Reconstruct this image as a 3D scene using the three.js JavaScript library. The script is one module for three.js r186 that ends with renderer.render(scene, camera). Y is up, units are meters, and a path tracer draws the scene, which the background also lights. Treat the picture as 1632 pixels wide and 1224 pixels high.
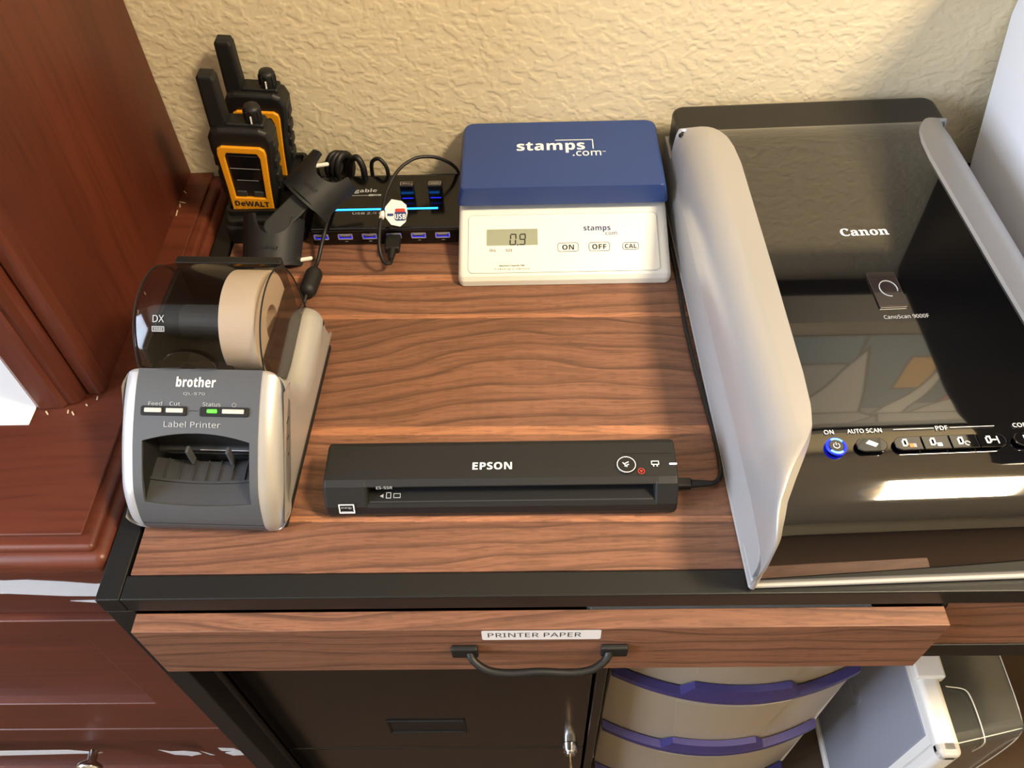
import * as THREE from 'three';
import { RoundedBoxGeometry } from 'three/addons/geometries/RoundedBoxGeometry.js';
import { TextGeometry } from 'three/addons/geometries/TextGeometry.js';
import { FontLoader } from 'three/addons/loaders/FontLoader.js';
import { mergeGeometries } from 'three/addons/utils/BufferGeometryUtils.js';
import { RectAreaLightUniformsLib } from 'three/addons/lights/RectAreaLightUniformsLib.js';

// ---------------------------------------------------------------- camera, sky, lights, exposure
const scene = new THREE.Scene();
const camera = new THREE.PerspectiveCamera(49.07, 1632 / 1224, 0.02, 30);
camera.position.set(0, 0.5784, 0.6);
camera.up.set(0.0154, 0.6289, -0.7773);
camera.lookAt(-0.0223, 0.5784 - 0.777, 0.6 - 0.6291);
const renderer = new THREE.WebGLRenderer({ antialias: true });
renderer.toneMapping = THREE.LinearToneMapping;
renderer.toneMappingExposure = 1.03;
renderer.shadowMap.enabled = true;
scene.background = new THREE.Color().setRGB(3.2, 3.9, 5.2);   // hazy daylight outside the window
RectAreaLightUniformsLib.init();
const LAMP = { x: 1.1, y: 1.71, z: 0.60, s: 0.34 };             // warm ceiling fitting, to the right above the viewer
const lampLight = new THREE.RectAreaLight(new THREE.Color().setRGB(1, 0.80, 0.53), 192, LAMP.s, LAMP.s);
lampLight.position.set(LAMP.x, LAMP.y - 0.05, LAMP.z); lampLight.lookAt(LAMP.x, -1, LAMP.z);
const WIN = { z0: 0.40, z1: 1.50, y0: 0.15, y1: 1.35, x: -1.9 };   // daylight window in the left wall
const winLight = new THREE.RectAreaLight(new THREE.Color().setRGB(0.80, 0.91, 1.10), 15, WIN.z1 - WIN.z0, WIN.y1 - WIN.y0);
winLight.position.set(WIN.x + 0.03, (WIN.y0 + WIN.y1) / 2, (WIN.z0 + WIN.z1) / 2); winLight.lookAt(5, (WIN.y0 + WIN.y1) / 2, (WIN.z0 + WIN.z1) / 2);
for (const l of [lampLight, winLight]) { l.castShadow = true; scene.add(l); }
lampLight.name = 'ceiling_lamp_light'; winLight.name = 'window_light';

const fonts = {};
for (const [k, f] of [['bold', 'droid_sans_bold'], ['reg', 'droid_sans_regular'], ['serif', 'droid_serif_bold']])
  fonts[k] = await new FontLoader().loadAsync('fonts/droid/' + f + '.typeface.json');

// ---------------------------------------------------------------- helpers
const V = (x, y, z) => new THREE.Vector3(x, y, z);
const rng = (s => () => ((s = Math.imul(s ^ (s >>> 15), 2246822519) + 0x9e3779b9 | 0) >>> 0) / 4294967296)(12345);
const taken = {};
function numbered(n) { const k = taken[n] = (taken[n] ?? -1) + 1; return k ? n + '_' + String(k).padStart(3, '0') : n; }
function shade(o) { o.castShadow = true; o.receiveShadow = true; return o; }
function thing(name, label, category, p = [0, 0, 0], ry = 0, group) {
  const o = new THREE.Group(); o.name = numbered(name); o.position.set(...p); o.rotation.y = ry;
  o.userData = { label, category }; if (group) o.userData.group = group;
  scene.add(o); return o;
}
function one(name, label, category, geo, mat, group) {
  const m = shade(new THREE.Mesh(geo, mat)); m.name = numbered(name); m.userData = { label, category }; if (group) m.userData.group = group;
  scene.add(m); return m;
}
function part(name, geo, mat, parent, label) {
  const m = shade(new THREE.Mesh(geo, mat)); m.name = name; if (label) m.userData.label = label; parent.add(m); return m;
}
function struct(name, geo, mat, label) {
  const m = shade(new THREE.Mesh(geo, mat)); m.name = name; m.userData = { kind: 'structure', label, category: name.split('_')[0] }; scene.add(m); return m;
}
const rb = (w, h, d, r, x = 0, y = 0, z = 0, s = 3) => new RoundedBoxGeometry(w, h, d, s, Math.min(r, w / 2.01, h / 2.01, d / 2.01)).translate(x, y, z);
// box from limits
const lim = (x0, x1, y0, y1, z0, z1, r = 0.001, s = 2) => rb(x1 - x0, y1 - y0, z1 - z0, r, (x0 + x1) / 2, (y0 + y1) / 2, (z0 + z1) / 2, s);
const cyl = (r0, r1, h, n = 24) => new THREE.CylinderGeometry(r0, r1, h, n);
function merge(list) { return mergeGeometries(list.map(g => { g = g.index ? g.toNonIndexed() : g; for (const k of Object.keys(g.attributes)) if (!['position', 'normal', 'uv'].includes(k)) g.deleteAttribute(k); return g; })); }
function tube(pts, r, n = 60, rs = 8) { return new THREE.TubeGeometry(new THREE.CatmullRomCurve3(pts.map(p => V(...p)), false, 'centripetal'), n, r, rs, false); }
function shapeOf(pts) { const s = new THREE.Shape(); pts.forEach(([x, y], i) => i ? s.lineTo(x, y) : s.moveTo(x, y)); return s; }
function rrect(w, h, r, S = THREE.Shape) {
  const s = new S(), a = w / 2, b = h / 2;
  s.moveTo(-a + r, -b); s.lineTo(a - r, -b); s.absarc(a - r, -b + r, r, -Math.PI / 2, 0); s.lineTo(a, b - r); s.absarc(a - r, b - r, r, 0, Math.PI / 2);
  s.lineTo(-a + r, b); s.absarc(-a + r, b - r, r, Math.PI / 2, Math.PI); s.lineTo(-a, -b + r); s.absarc(-a + r, -b + r, r, Math.PI, Math.PI * 1.5); return s;
}
function ext(shape, depth, bevel = 0, seg = 3, curve = 12) {
  return new THREE.ExtrudeGeometry(shape, { depth: depth - 2 * bevel, bevelEnabled: bevel > 0, bevelSize: bevel, bevelOffset: -bevel, bevelThickness: bevel, bevelSegments: seg, curveSegments: curve }).translate(0, 0, bevel);
}
// side outline given as (z, y) points, extruded along x from x0 to x1
function sideExt(pts, x0, x1, bevel, seg = 3, smooth = false) {
  let s;
  if (smooth) { s = new THREE.Shape(new THREE.SplineCurve(pts.map(p => new THREE.Vector2(-p[0], p[1]))).getPoints(80)); } else s = shapeOf(pts.map(([z, y]) => [-z, y]));
  return ext(s, x1 - x0, bevel, seg).rotateY(Math.PI / 2).translate(x0, 0, 0);
}
const frame = (w, h, t, r, depth) => { const s = rrect(w, h, r); s.holes.push(rrect(w - 2 * t, h - 2 * t, Math.max(r - t, 0.0001), THREE.Path)); return ext(s, depth); };
function grid(nu, nv, f) {
  const pos = [], uv = [], idx = [];
  for (let i = 0; i <= nu; i++) for (let j = 0; j <= nv; j++) { pos.push(...f(i / nu, j / nv)); uv.push(i / nu, j / nv); }
  for (let i = 0; i < nu; i++) for (let j = 0; j < nv; j++) { const a = i * (nv + 1) + j, b = a + nv + 1; idx.push(a, b, a + 1, b, b + 1, a + 1); }
  const g = new THREE.BufferGeometry(); g.setAttribute('position', new THREE.Float32BufferAttribute(pos, 3)); g.setAttribute('uv', new THREE.Float32BufferAttribute(uv, 2)); g.setIndex(idx); g.computeVertexNormals(); return g;
}
// closed slab between an upper and a lower surface
function slab(nu, nv, top, bot) {
  const e = (f, k) => k === 0 ? (t => f(0, t)) : k === 1 ? (t => f(1, t)) : k === 2 ? (t => f(t, 0)) : (t => f(t, 1));
  const side = (k, n) => grid(n, 1, (t, s) => (s ? e(bot, k)(t) : e(top, k)(t)));
  return merge([grid(nu, nv, top), grid(nu, nv, bot), side(0, nv), side(1, nv), side(2, nu), side(3, nu)]);
}
// uv in metres from the dominant face direction; grain along the given axis
function metric(geo, grain = 'x', s = 1, ou = 0, ov = 0) {
  const g = geo.index ? geo.toNonIndexed() : geo, p = g.attributes.position, n = g.attributes.normal, uv = new Float32Array(p.count * 2);
  for (let i = 0; i < p.count; i += 3) {
    let nx = 0, ny = 0, nz = 0; for (let k = 0; k < 3; k++) { nx += Math.abs(n.getX(i + k)); ny += Math.abs(n.getY(i + k)); nz += Math.abs(n.getZ(i + k)); }
    for (let k = 0; k < 3; k++) {
      const x = p.getX(i + k), y = p.getY(i + k), z = p.getZ(i + k);
      let a, b; if (ny >= nx && ny >= nz) [a, b] = [x, -z]; else if (nz >= nx) [a, b] = [x, y]; else [a, b] = [-z, y];
      if (grain === 'y' && !(ny >= nx && ny >= nz)) [a, b] = [b, a]; if (grain === 'z' && (ny >= nx && ny >= nz)) [a, b] = [b, a];
      uv[2 * (i + k)] = a * s + ou; uv[2 * (i + k) + 1] = b * s + ov;
    }
  }
  g.setAttribute('uv', new THREE.BufferAttribute(uv, 2)); return g;
}
function lettering(str, font, width, height) {   // flat letters in the xy plane, centred
  const g = new TextGeometry(str, { font: fonts[font], size: 1, depth: 0.02, curveSegments: 4, bevelEnabled: false });
  g.computeBoundingBox(); const b = g.boundingBox, w = b.max.x - b.min.x, h = b.max.y - b.min.y;
  g.translate(-(b.min.x + b.max.x) / 2, -(b.min.y + b.max.y) / 2, 0);
  const sx = width / w, sy = height ? height / h : sx; return g.scale(sx, sy, 0.012);
}
// put flat geometry drawn in xy onto a plane through o: tilt back by rx from upright, lying flat at -90 degrees
function lay(g, o, rx = -Math.PI / 2, ry = 0, rz = 0) { return g.rotateZ(rz).rotateX(rx).rotateY(ry).translate(...o); }

// noise
const H = (x, y, s) => { let h = Math.imul(x, 374761393) ^ Math.imul(y, 668265263) ^ Math.imul(s, 2147483647); h = Math.imul(h ^ (h >>> 13), 1274126177); return ((h ^ (h >>> 16)) >>> 0) / 4294967296; };
function vnoise(x, y, s = 1, px = 0, py = 0) {
  const xi = Math.floor(x), yi = Math.floor(y), fx = x - xi, fy = y - yi, u = fx * fx * (3 - 2 * fx), v = fy * fy * (3 - 2 * fy);
  const w = (a, b) => H(px ? ((a % px) + px) % px : a, py ? ((b % py) + py) % py : b, s);
  return (w(xi, yi) * (1 - u) + w(xi + 1, yi) * u) * (1 - v) + (w(xi, yi + 1) * (1 - u) + w(xi + 1, yi + 1) * u) * v;
}
const fbm = (x, y, s, o = 4) => { let a = 0, k = 0.5, t = 0; for (let i = 0; i < o; i++) { a += k * vnoise(x, y, s + i); t += k; k *= 0.5; x *= 2.03; y *= 2.03; } return a / t; };
function dataTex(w, h, f, srgb = true) {
  const d = new Uint8Array(w * h * 4);
  for (let j = 0; j < h; j++) for (let i = 0; i < w; i++) { const c = f(i, j), k = 4 * (j * w + i); d[k] = c[0]; d[k + 1] = c[1]; d[k + 2] = c[2]; d[k + 3] = 255; }
  const t = new THREE.DataTexture(d, w, h); t.magFilter = THREE.LinearFilter; t.minFilter = THREE.LinearMipmapLinearFilter; t.generateMipmaps = true; t.wrapS = t.wrapT = THREE.RepeatWrapping;
  if (srgb) t.colorSpace = THREE.SRGBColorSpace; t.needsUpdate = true; return t;
}
const mix = (a, b, t) => [a[0] + (b[0] - a[0]) * t, a[1] + (b[1] - a[1]) * t, a[2] + (b[2] - a[2]) * t];
const sm = (a, b, x) => { const t = Math.min(1, Math.max(0, (x - a) / (b - a))); return t * t * (3 - 2 * t); };
function canvasTex(w, h, draw) {
  const c = document.createElement('canvas'); c.width = w; c.height = h; const g = c.getContext('2d'); draw(g, w, h);
  const t = new THREE.CanvasTexture(c); t.colorSpace = THREE.SRGBColorSpace; t.magFilter = THREE.LinearFilter; return t;
}
const std = (color, roughness = 0.5, metalness = 0, extra = {}) => new THREE.MeshStandardMaterial({ color, roughness, metalness, ...extra });
const phy = (color, roughness = 0.5, extra = {}) => new THREE.MeshPhysicalMaterial({ color, roughness, ...extra });

// ---------------------------------------------------------------- procedural textures
// walnut laminate: boards run along x; board joints at given depths (metres from the back edge of the top)
const boards = [[-9, 0.5, 3], [-0.0082, 0.96, 4], [0.0006, 0.55, 5], [0.0457, 1.0, 6], [0.0514, 0.22, 7], [0.178, 0.98, 8], [0.187, 0.55, 9], [0.2655, 0.92, 10], [0.2705, 0.30, 11]];
const walnutLo = [64, 43, 34], walnutMid = [118, 81, 63], walnutHi = [156, 109, 83];
function walnut(x, z, board) {       // colour at a point
  const [, tone, seed] = board;
  let cz = z, swirl = 0;
  for (const [kx, kz, kr, on] of [[0.03, 0.068, 0.05, 7], [-0.005, 0.285, 0.045, 11], [-0.24, 0.275, 0.04, 11], [0.36, 0.10, 0.05, 7]]) if (on === seed) { const dx = (x - kx) / 2.8, dz = z - kz, r = Math.hypot(dx, dz); swirl += Math.exp(-(r * r) / (kr * kr * 0.5)) * 1.0 * (r * 26); }
  const warp = (fbm(x * 4.2 + seed * 7, z * 9, seed, 3) - 0.5) * 0.055 + (vnoise(x * 2.3, z * 3 + seed, seed + 3) - 0.5) * 0.03;
  const rings = (cz + warp * (tone > 0.8 ? 0.25 : 1)) * 62 + swirl * 1.6;
  const f = rings - Math.floor(rings); const line = Math.pow(sm(0.45, 0.96, f) * (1 - sm(0.96, 1, f)), 2.6);
  const fine = fbm(x * 26, (z + warp) * 620, seed + 20, 3), broad = fbm(x * 3, (z + warp) * 30, seed + 40, 3);
  const pores = sm(0.62, 0.8, vnoise(x * 110, z * 1700, seed + 60));
  let c = mix(walnutMid, walnutHi, Math.min(1, Math.max(0, tone * 0.85 + (broad - 0.5) * 0.8)));
  if (tone > 0.8) c = mix(c, [190, 130, 94], 0.7);
  c = mix(c, walnutLo, (tone > 0.8 ? 0.12 : 0.50) * line);
  c = mix(c, walnutLo, Math.max(0, fine - 0.42) * 0.75); c = mix(c, walnutLo, pores * 0.22); c = mix(c, walnutHi, Math.max(0, 0.5 - fine) * 0.35);
  return c;
}
const TOP = { x0: -0.306, x1: 0.92, z0: -0.1605, z1: 0.3124 };
const topTex = dataTex(2048, 1024, (i, j) => {
  const x = TOP.x0 + (i / 2047) * 0.70, z = TOP.z1 - (j / 1023) * 0.50; let b = boards[0];
  for (const q of boards) if (z + (x) * -0.012 >= q[0]) b = q; return walnut(x, z, b);
});
topTex.wrapS = topTex.wrapT = THREE.MirroredRepeatWrapping;
const walnutTex = dataTex(1024, 512, (i, j) => walnut(i / 1023 * 0.7 + 2, j / 511 * 0.18 + 1, [0, 0.42, 15]));
walnutTex.wrapS = walnutTex.wrapT = THREE.MirroredRepeatWrapping; walnutTex.repeat.set(1 / 0.7, 1 / 0.18);
const cherryTex = dataTex(1024, 512, (i, j) => {
  const x = i / 1023 * 0.8, y = j / 511 * 0.4, w = fbm(x * 3, y * 6, 3, 3) * 0.06, f = fbm(x * 14, (y + w) * 330, 5, 3), b = fbm(x * 2.2, (y + w) * 18, 9, 3);
  let c = mix([78, 37, 25], [106, 53, 35], b); c = mix(c, [50, 21, 14], Math.max(0, f - 0.45) * 0.8); return c;
});
cherryTex.wrapS = cherryTex.wrapT = THREE.MirroredRepeatWrapping; cherryTex.repeat.set(1 / 0.8, 1 / 0.4);
// sprayed and trowelled wall relief
const wallBump = dataTex(1024, 1024, (i, j) => {
  const N = 1024, x = i / N, y = j / N; const P = (k, s) => vnoise(x * k, y * k, s, k, k);
  const wx = (P(40, 1) - 0.5) * 0.7, wy = (P(40, 2) - 0.5) * 0.7;
  const a = vnoise(x * 64 + wx * 2, y * 90 + wy * 2, 3, 64, 90), b = vnoise(x * 128 + wx, y * 160 + wy, 4, 128, 160), c = P(256, 5);
  let v = 0.6 * a + 0.3 * b + 0.1 * c; v = sm(0.30, 0.74, v) * 0.75 + v * 0.25; v = v * 255; return [v, v, v];
}, false);
wallBump.repeat.set(1 / 0.47, 1 / 0.47);
const speck = dataTex(256, 256, (i, j) => { const v = 118 + 22 * (H(i, j, 77) - 0.5) + 18 * (vnoise(i / 9, j / 9, 4, 0, 0) - 0.5); return [v, v, v]; }, false);
speck.repeat.set(12, 12);

// ---------------------------------------------------------------- materials
const M = {
  wall: std('#e2d4b3', 0.92, 0, { bumpMap: wallBump, bumpScale: 0.00055 }),
  plainWall: std('#e2d6ba', 0.92), ceiling: std('#e6dfce', 0.95), floor: std('#4a3a2c', 0.95),
  top: std('#ffffff', 0.42, 0, { map: topTex }), walnut: std('#ffffff', 0.45, 0, { map: walnutTex }),
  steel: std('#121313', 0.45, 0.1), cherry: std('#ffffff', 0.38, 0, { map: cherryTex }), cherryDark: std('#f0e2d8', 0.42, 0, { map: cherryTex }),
  peel: std('#cfd2d8', 0.8), chrome: std('#d8d8d8', 0.15, 1), brass: std('#d9b98a', 0.28, 0.9),
  silver: std('#b4b2b0', 0.38, 0.45), silverPlain: std('#a8a7a6', 0.55, 0.25), silverLip: std('#c9c6c0', 0.4, 0.2),
  gloss: phy('#07070a', 0.05, { clearcoat: 1, clearcoatRoughness: 0.02, ior: 1.6 }), hinge: std('#121110', 0.32),
  black: std('#0e0f10', 0.5), blackSoft: std('#0f1011', 0.58), blackGloss: std('#0a0a0b', 0.14), deep: std('#050505', 0.8), holster: std('#1b1d20', 0.5),
  white: std('#f2efe6', 0.55), print: std('#f4f4f2', 0.6), grayPrint: std('#9fa3a8', 0.6), darkPrint: std('#1c1c1e', 0.7),
  grayFace: std('#4b4d50', 0.5, 0.1), grayDark: std('#303133', 0.55), button: std('#b9b5b0', 0.4), smoke: phy('#d6d0cc', 0.08, { transmission: 1, thickness: 0, ior: 1.45 }),
  yellow: std('#e39a16', 0.42), blue: std('#263f79', 0.42), scaleWhite: std('#e9e8df', 0.42), panelWhite: std('#f1efe4', 0.4), lcd: std('#9a9f8b', 0.35),
  stampBlue: std('#1f3373', 0.6), purple: std('#39336a', 0.45), paper: std('#f3f1ec', 0.85), tan: std('#cbb894', 0.7),
  clear: phy('#c4c9ca', 0.12, { transmission: 0.92, thickness: 0, ior: 1.45 }), cloudy: phy('#b5a994', 0.4, { transmission: 0.25, thickness: 0, ior: 1.45 }),
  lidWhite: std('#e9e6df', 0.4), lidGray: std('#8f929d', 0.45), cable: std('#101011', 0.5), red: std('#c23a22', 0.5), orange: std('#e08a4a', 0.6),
  fileBlack: std('#120f0d', 0.16), fileSide: std('#17130f', 0.3), usbMetal: std('#c7c7c9', 0.25, 1), portFrame: std('#b9b9c2', 0.35, 0.4),
};
const glow = (c, e, i) => std(c, 0.4, 0, { emissive: new THREE.Color(e), emissiveIntensity: i });
M.ledBlue = glow('#1560c0', '#1a8cff', 5); M.ledDeep = glow('#101a60', '#1a20ff', 2.2); M.portGlow = glow('#30309a', '#2a30ff', 0.9); M.ledGreen = glow('#2a8020', '#4dff2a', 3); M.ledWhite = glow('#d0d8ff', '#e0e6ff', 2.5); M.ledRing = glow('#0a1060', '#1226ff', 3.5); M.ledCyan = glow('#4090e0', '#66c8ff', 4);

// ---------------------------------------------------------------- room
const FY = -0.74, CY = 1.76, X0 = -1.9, X1 = 2.3, Z0 = -0.172, Z1 = 3.2;
struct('wall_back', metric(lim(X0 - 0.12, X1 + 0.12, FY, CY, Z0 - 0.12, Z0, 0.0005)), M.wall, 'cream wall with sprayed relief texture behind the desk');
struct('wall_right', lim(X1, X1 + 0.12, FY, CY, Z0, Z1), M.plainWall, 'cream wall on the right of the room');
struct('wall_front', lim(X0 - 0.12, X1 + 0.12, FY, CY, Z1, Z1 + 0.12), M.plainWall, 'cream wall behind the viewer');
{ const s = shapeOf([[-Z0, FY], [-Z1, FY], [-Z1, CY], [-Z0, CY]]); s.holes.push(shapeOf([[-WIN.z0, WIN.y0], [-WIN.z0, WIN.y1], [-WIN.z1, WIN.y1], [-WIN.z1, WIN.y0]]));
  struct('wall_left', ext(s, 0.12).rotateY(Math.PI / 2).translate(X0 - 0.12, 0, 0), M.plainWall, 'cream wall with window on the left of the room'); }
struct('floor', lim(X0 - 0.12, X1 + 0.12, FY - 0.1, FY, Z0 - 0.12, Z1 + 0.12), M.floor, 'dark brown floor');
struct('ceiling', lim(X0 - 0.12, X1 + 0.12, CY, CY + 0.1, Z0 - 0.12, Z1 + 0.12), M.ceiling, 'off-white ceiling');
{ const w = struct('window_1', merge([lim(X0 - 0.09, X0 - 0.03, WIN.y0, WIN.y0 + 0.05, WIN.z0, WIN.z1), lim(X0 - 0.09, X0 - 0.03, WIN.y1 - 0.05, WIN.y1, WIN.z0, WIN.z1), lim(X0 - 0.09, X0 - 0.03, WIN.y0, WIN.y1, WIN.z0, WIN.z0 + 0.05), lim(X0 - 0.09, X0 - 0.03, WIN.y0, WIN.y1, WIN.z1 - 0.05, WIN.z1), lim(X0 - 0.09, X0 - 0.03, WIN.y0, WIN.y1, (WIN.z0 + WIN.z1) / 2 - 0.02, (WIN.z0 + WIN.z1) / 2 + 0.02)]), M.white, 'white framed window in the left wall');
  part('pane', lim(X0 - 0.063, X0 - 0.059, WIN.y0 + 0.04, WIN.y1 - 0.04, WIN.z0 + 0.04, WIN.z1 - 0.04), phy('#ffffff', 0.02, { transmission: 1, thickness: 0 }), w); }
{ const t = thing('ceiling_lamp', 'round warm ceiling lamp above the viewer', 'lamp', [LAMP.x, CY, LAMP.z]);
  part('base', cyl(0.2, 0.2, 0.03, 40).translate(0, -0.015, 0), M.white, t);
  part('diffuser', cyl(0.17, 0.19, 0.06, 40).translate(0, -0.06, 0), glow('#ffe8c8', '#ffcf90', 3), t); }

// ---------------------------------------------------------------- cherry base cabinet and hutch on the left
{ const t = thing('base_cabinet', 'reddish cherry wood cabinet with moulded top and panelled drawers left of the desk', 'cabinet', [0, FY, 0]);
  const L = (...a) => lim(...a).translate(0, -FY, 0), xl = -1.28;
  part('body', metric(L(xl + 0.02, -0.345, FY, -0.022, Z0 + 0.002, 0.272, 0.001)), M.cherry, t);
  part('top_moulding', metric(L(xl, -0.3292, -0.022, 0.0, Z0 + 0.002, 0.3017, 0.009, 4)), M.cherry, t);
  part('top_moulding', metric(L(xl, -0.3385, -0.01, 0.0062, Z0 + 0.002, 0.2925, 0.0045, 4)), M.cherry, t);
  part('top_board', metric(L(xl, -0.3490, 0.0, 0.0095, Z0 + 0.002, 0.282, 0.0012)), M.cherry, t);
  part('frieze', metric(L(xl + 0.03, -0.352, -0.138, -0.024, 0.272, 0.280, 0.001)), M.cherry, t);
  for (const [y0, y1, py0, py1, peel] of [[-0.452, -0.142, -0.372, -0.185, 0], [-0.735, -0.458, -0.70, -0.60, 1]]) {
    const d = part('drawer', metric((() => { const q = shapeOf([[-1.2, y0], [-0.352, y0], [-0.352, y1], [-1.2, y1]]); q.holes.push(shapeOf([[-1.12, y0 + 0.085], [-1.12, y1 - 0.045], [-0.425, y1 - 0.045], [-0.425, y0 + 0.085]])); return ext(q, 0.015, 0.0015, 2).translate(0, -FY, 0.272); })()), M.cherry, t);
    part('panel', metric(L(-1.13, -0.42, y0 + 0.08, y1 - 0.04, 0.2705, 0.2765, 0.002)), M.cherry, d);
    if (peel) {
      const k = part('knob', new THREE.LatheGeometry([[0.006, 0], [0.006, 0.012], [0.016, 0.018], [0.017, 0.024], [0.010, 0.028], [0, 0.029]].map(p => new THREE.Vector2(...p)), 28).rotateX(Math.PI / 2).translate(-0.570, -0.548 - FY, 0.286), M.chrome, d, 'round chrome knob');
    }
  }
  const patch = (pts, z) => part('peeled_patch', ext(shapeOf(pts), 0.0004).translate(0, -FY, z), M.peel, t, 'bare white patch of peeled finish');
  patch([[-1.0, -0.076], [-0.60, -0.068], [-0.47, -0.070], [-0.45, -0.072], [-0.43, -0.071], [-0.40, -0.075], [-0.375, -0.080], [-0.362, -0.079], [-0.3585, -0.088], [-0.3625, -0.093], [-0.358, -0.1015], [-0.375, -0.104], [-0.41, -0.103], [-0.46, -0.097], [-0.6, -0.099], [-1.0, -0.1]], 0.2801);
  patch([[-0.412, -0.113], [-0.39, -0.112], [-0.355, -0.118], [-0.355, -0.121], [-0.39, -0.117]], 0.2801);
  patch([[-0.484, -0.541], [-0.470, -0.549], [-0.452, -0.547], [-0.436, -0.553], [-0.434, -0.561], [-0.445, -0.566], [-0.450, -0.570], [-0.455, -0.566], [-0.470, -0.563]], 0.2871);
  patch([[-0.432, -0.548], [-0.425, -0.556], [-0.418, -0.566], [-0.424, -0.565]], 0.2871);
  patch([[-0.405, -0.535], [-0.385, -0.538], [-0.372, -0.565], [-0.395, -0.568], [-0.402, -0.556], [-0.388, -0.550], [-0.404, -0.547]], 0.2871);
  patch([[-0.78, -0.545], [-0.60, -0.540], [-0.575, -0.548], [-0.56, -0.551], [-0.565, -0.556], [-0.60, -0.556], [-0.78, -0.568]], 0.2871);
}
{ const t = thing('hutch', 'tall reddish cherry wood hutch standing on the base cabinet against the wall', 'hutch', [0, 0.0096, 0]);
  const h = 1.35, xl = -1.25, P = (pts, b = 0.002) => ext(shapeOf(pts.map(([x, z]) => [x, -z])), h, b).rotateX(-Math.PI / 2);
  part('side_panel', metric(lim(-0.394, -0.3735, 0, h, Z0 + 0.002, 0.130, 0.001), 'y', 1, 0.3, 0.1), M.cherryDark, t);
  part('trim_strip', metric(P([[-0.3735, 0.13], [-0.3735, 0.1415], [-0.377, 0.1445], [-0.386, 0.1445], [-0.389, 0.142], [-0.389, 0.13]]), 'y'), M.cherry, t);
  part('pilaster', metric(P([[-0.389, 0.125], [-0.389, 0.146], [-0.391, 0.152], [-0.396, 0.155], [-0.402, 0.1555], [-0.4045, 0.159], [-0.4235, 0.1605], [-0.428, 0.158], [-0.434, 0.150], [-0.434, 0.125]], 0.0015), 'y', 1, 0.1, 0.22), M.cherry, t);
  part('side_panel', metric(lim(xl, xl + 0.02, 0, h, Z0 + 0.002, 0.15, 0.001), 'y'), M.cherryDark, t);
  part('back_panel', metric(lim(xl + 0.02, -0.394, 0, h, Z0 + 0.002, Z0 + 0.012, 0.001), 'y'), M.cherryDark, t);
  part('top_board', metric(lim(xl, -0.3735, h, h + 0.03, Z0 + 0.002, 0.16, 0.003)), M.cherry, t);
  part('shelf', metric(lim(xl + 0.02, -0.394, 0.42, 0.44, Z0 + 0.012, 0.12, 0.002)), M.cherry, t);
  // splintered chips along the foot
  const chips = []; for (const [x, z, l] of [[-0.373, -0.118, 0.012], [-0.3725, -0.135, 0.006], [-0.3725, -0.10, 0.009], [-0.373, 0.02, 0.004], [-0.3725, 0.045, 0.005], [-0.379, 0.1485, 0.004], [-0.40, 0.163, 0.004], [-0.418, 0.164, 0.005], [-0.386, 0.156, 0.003], [-0.395, 0.165, 0.005], [-0.3722, -0.112, 0.006]]) chips.push(rb(0.0012, 0.0009, l, 0.0004, 0, 0, 0, 1).rotateY(rng() * 2).translate(x + 0.0008, 0.0005, z));
  part('chip', merge(chips), M.tan, t, 'pale splinters along the foot').userData.kind = 'stuff';
}
one('paper_sheet', 'white sheet of paper lying on the cherry cabinet beside the hutch post', 'paper', lim(-0.64, -0.4285, 0.0097, 0.0105, -0.02, 0.1765, 0.0003, 1), M.paper);

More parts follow.
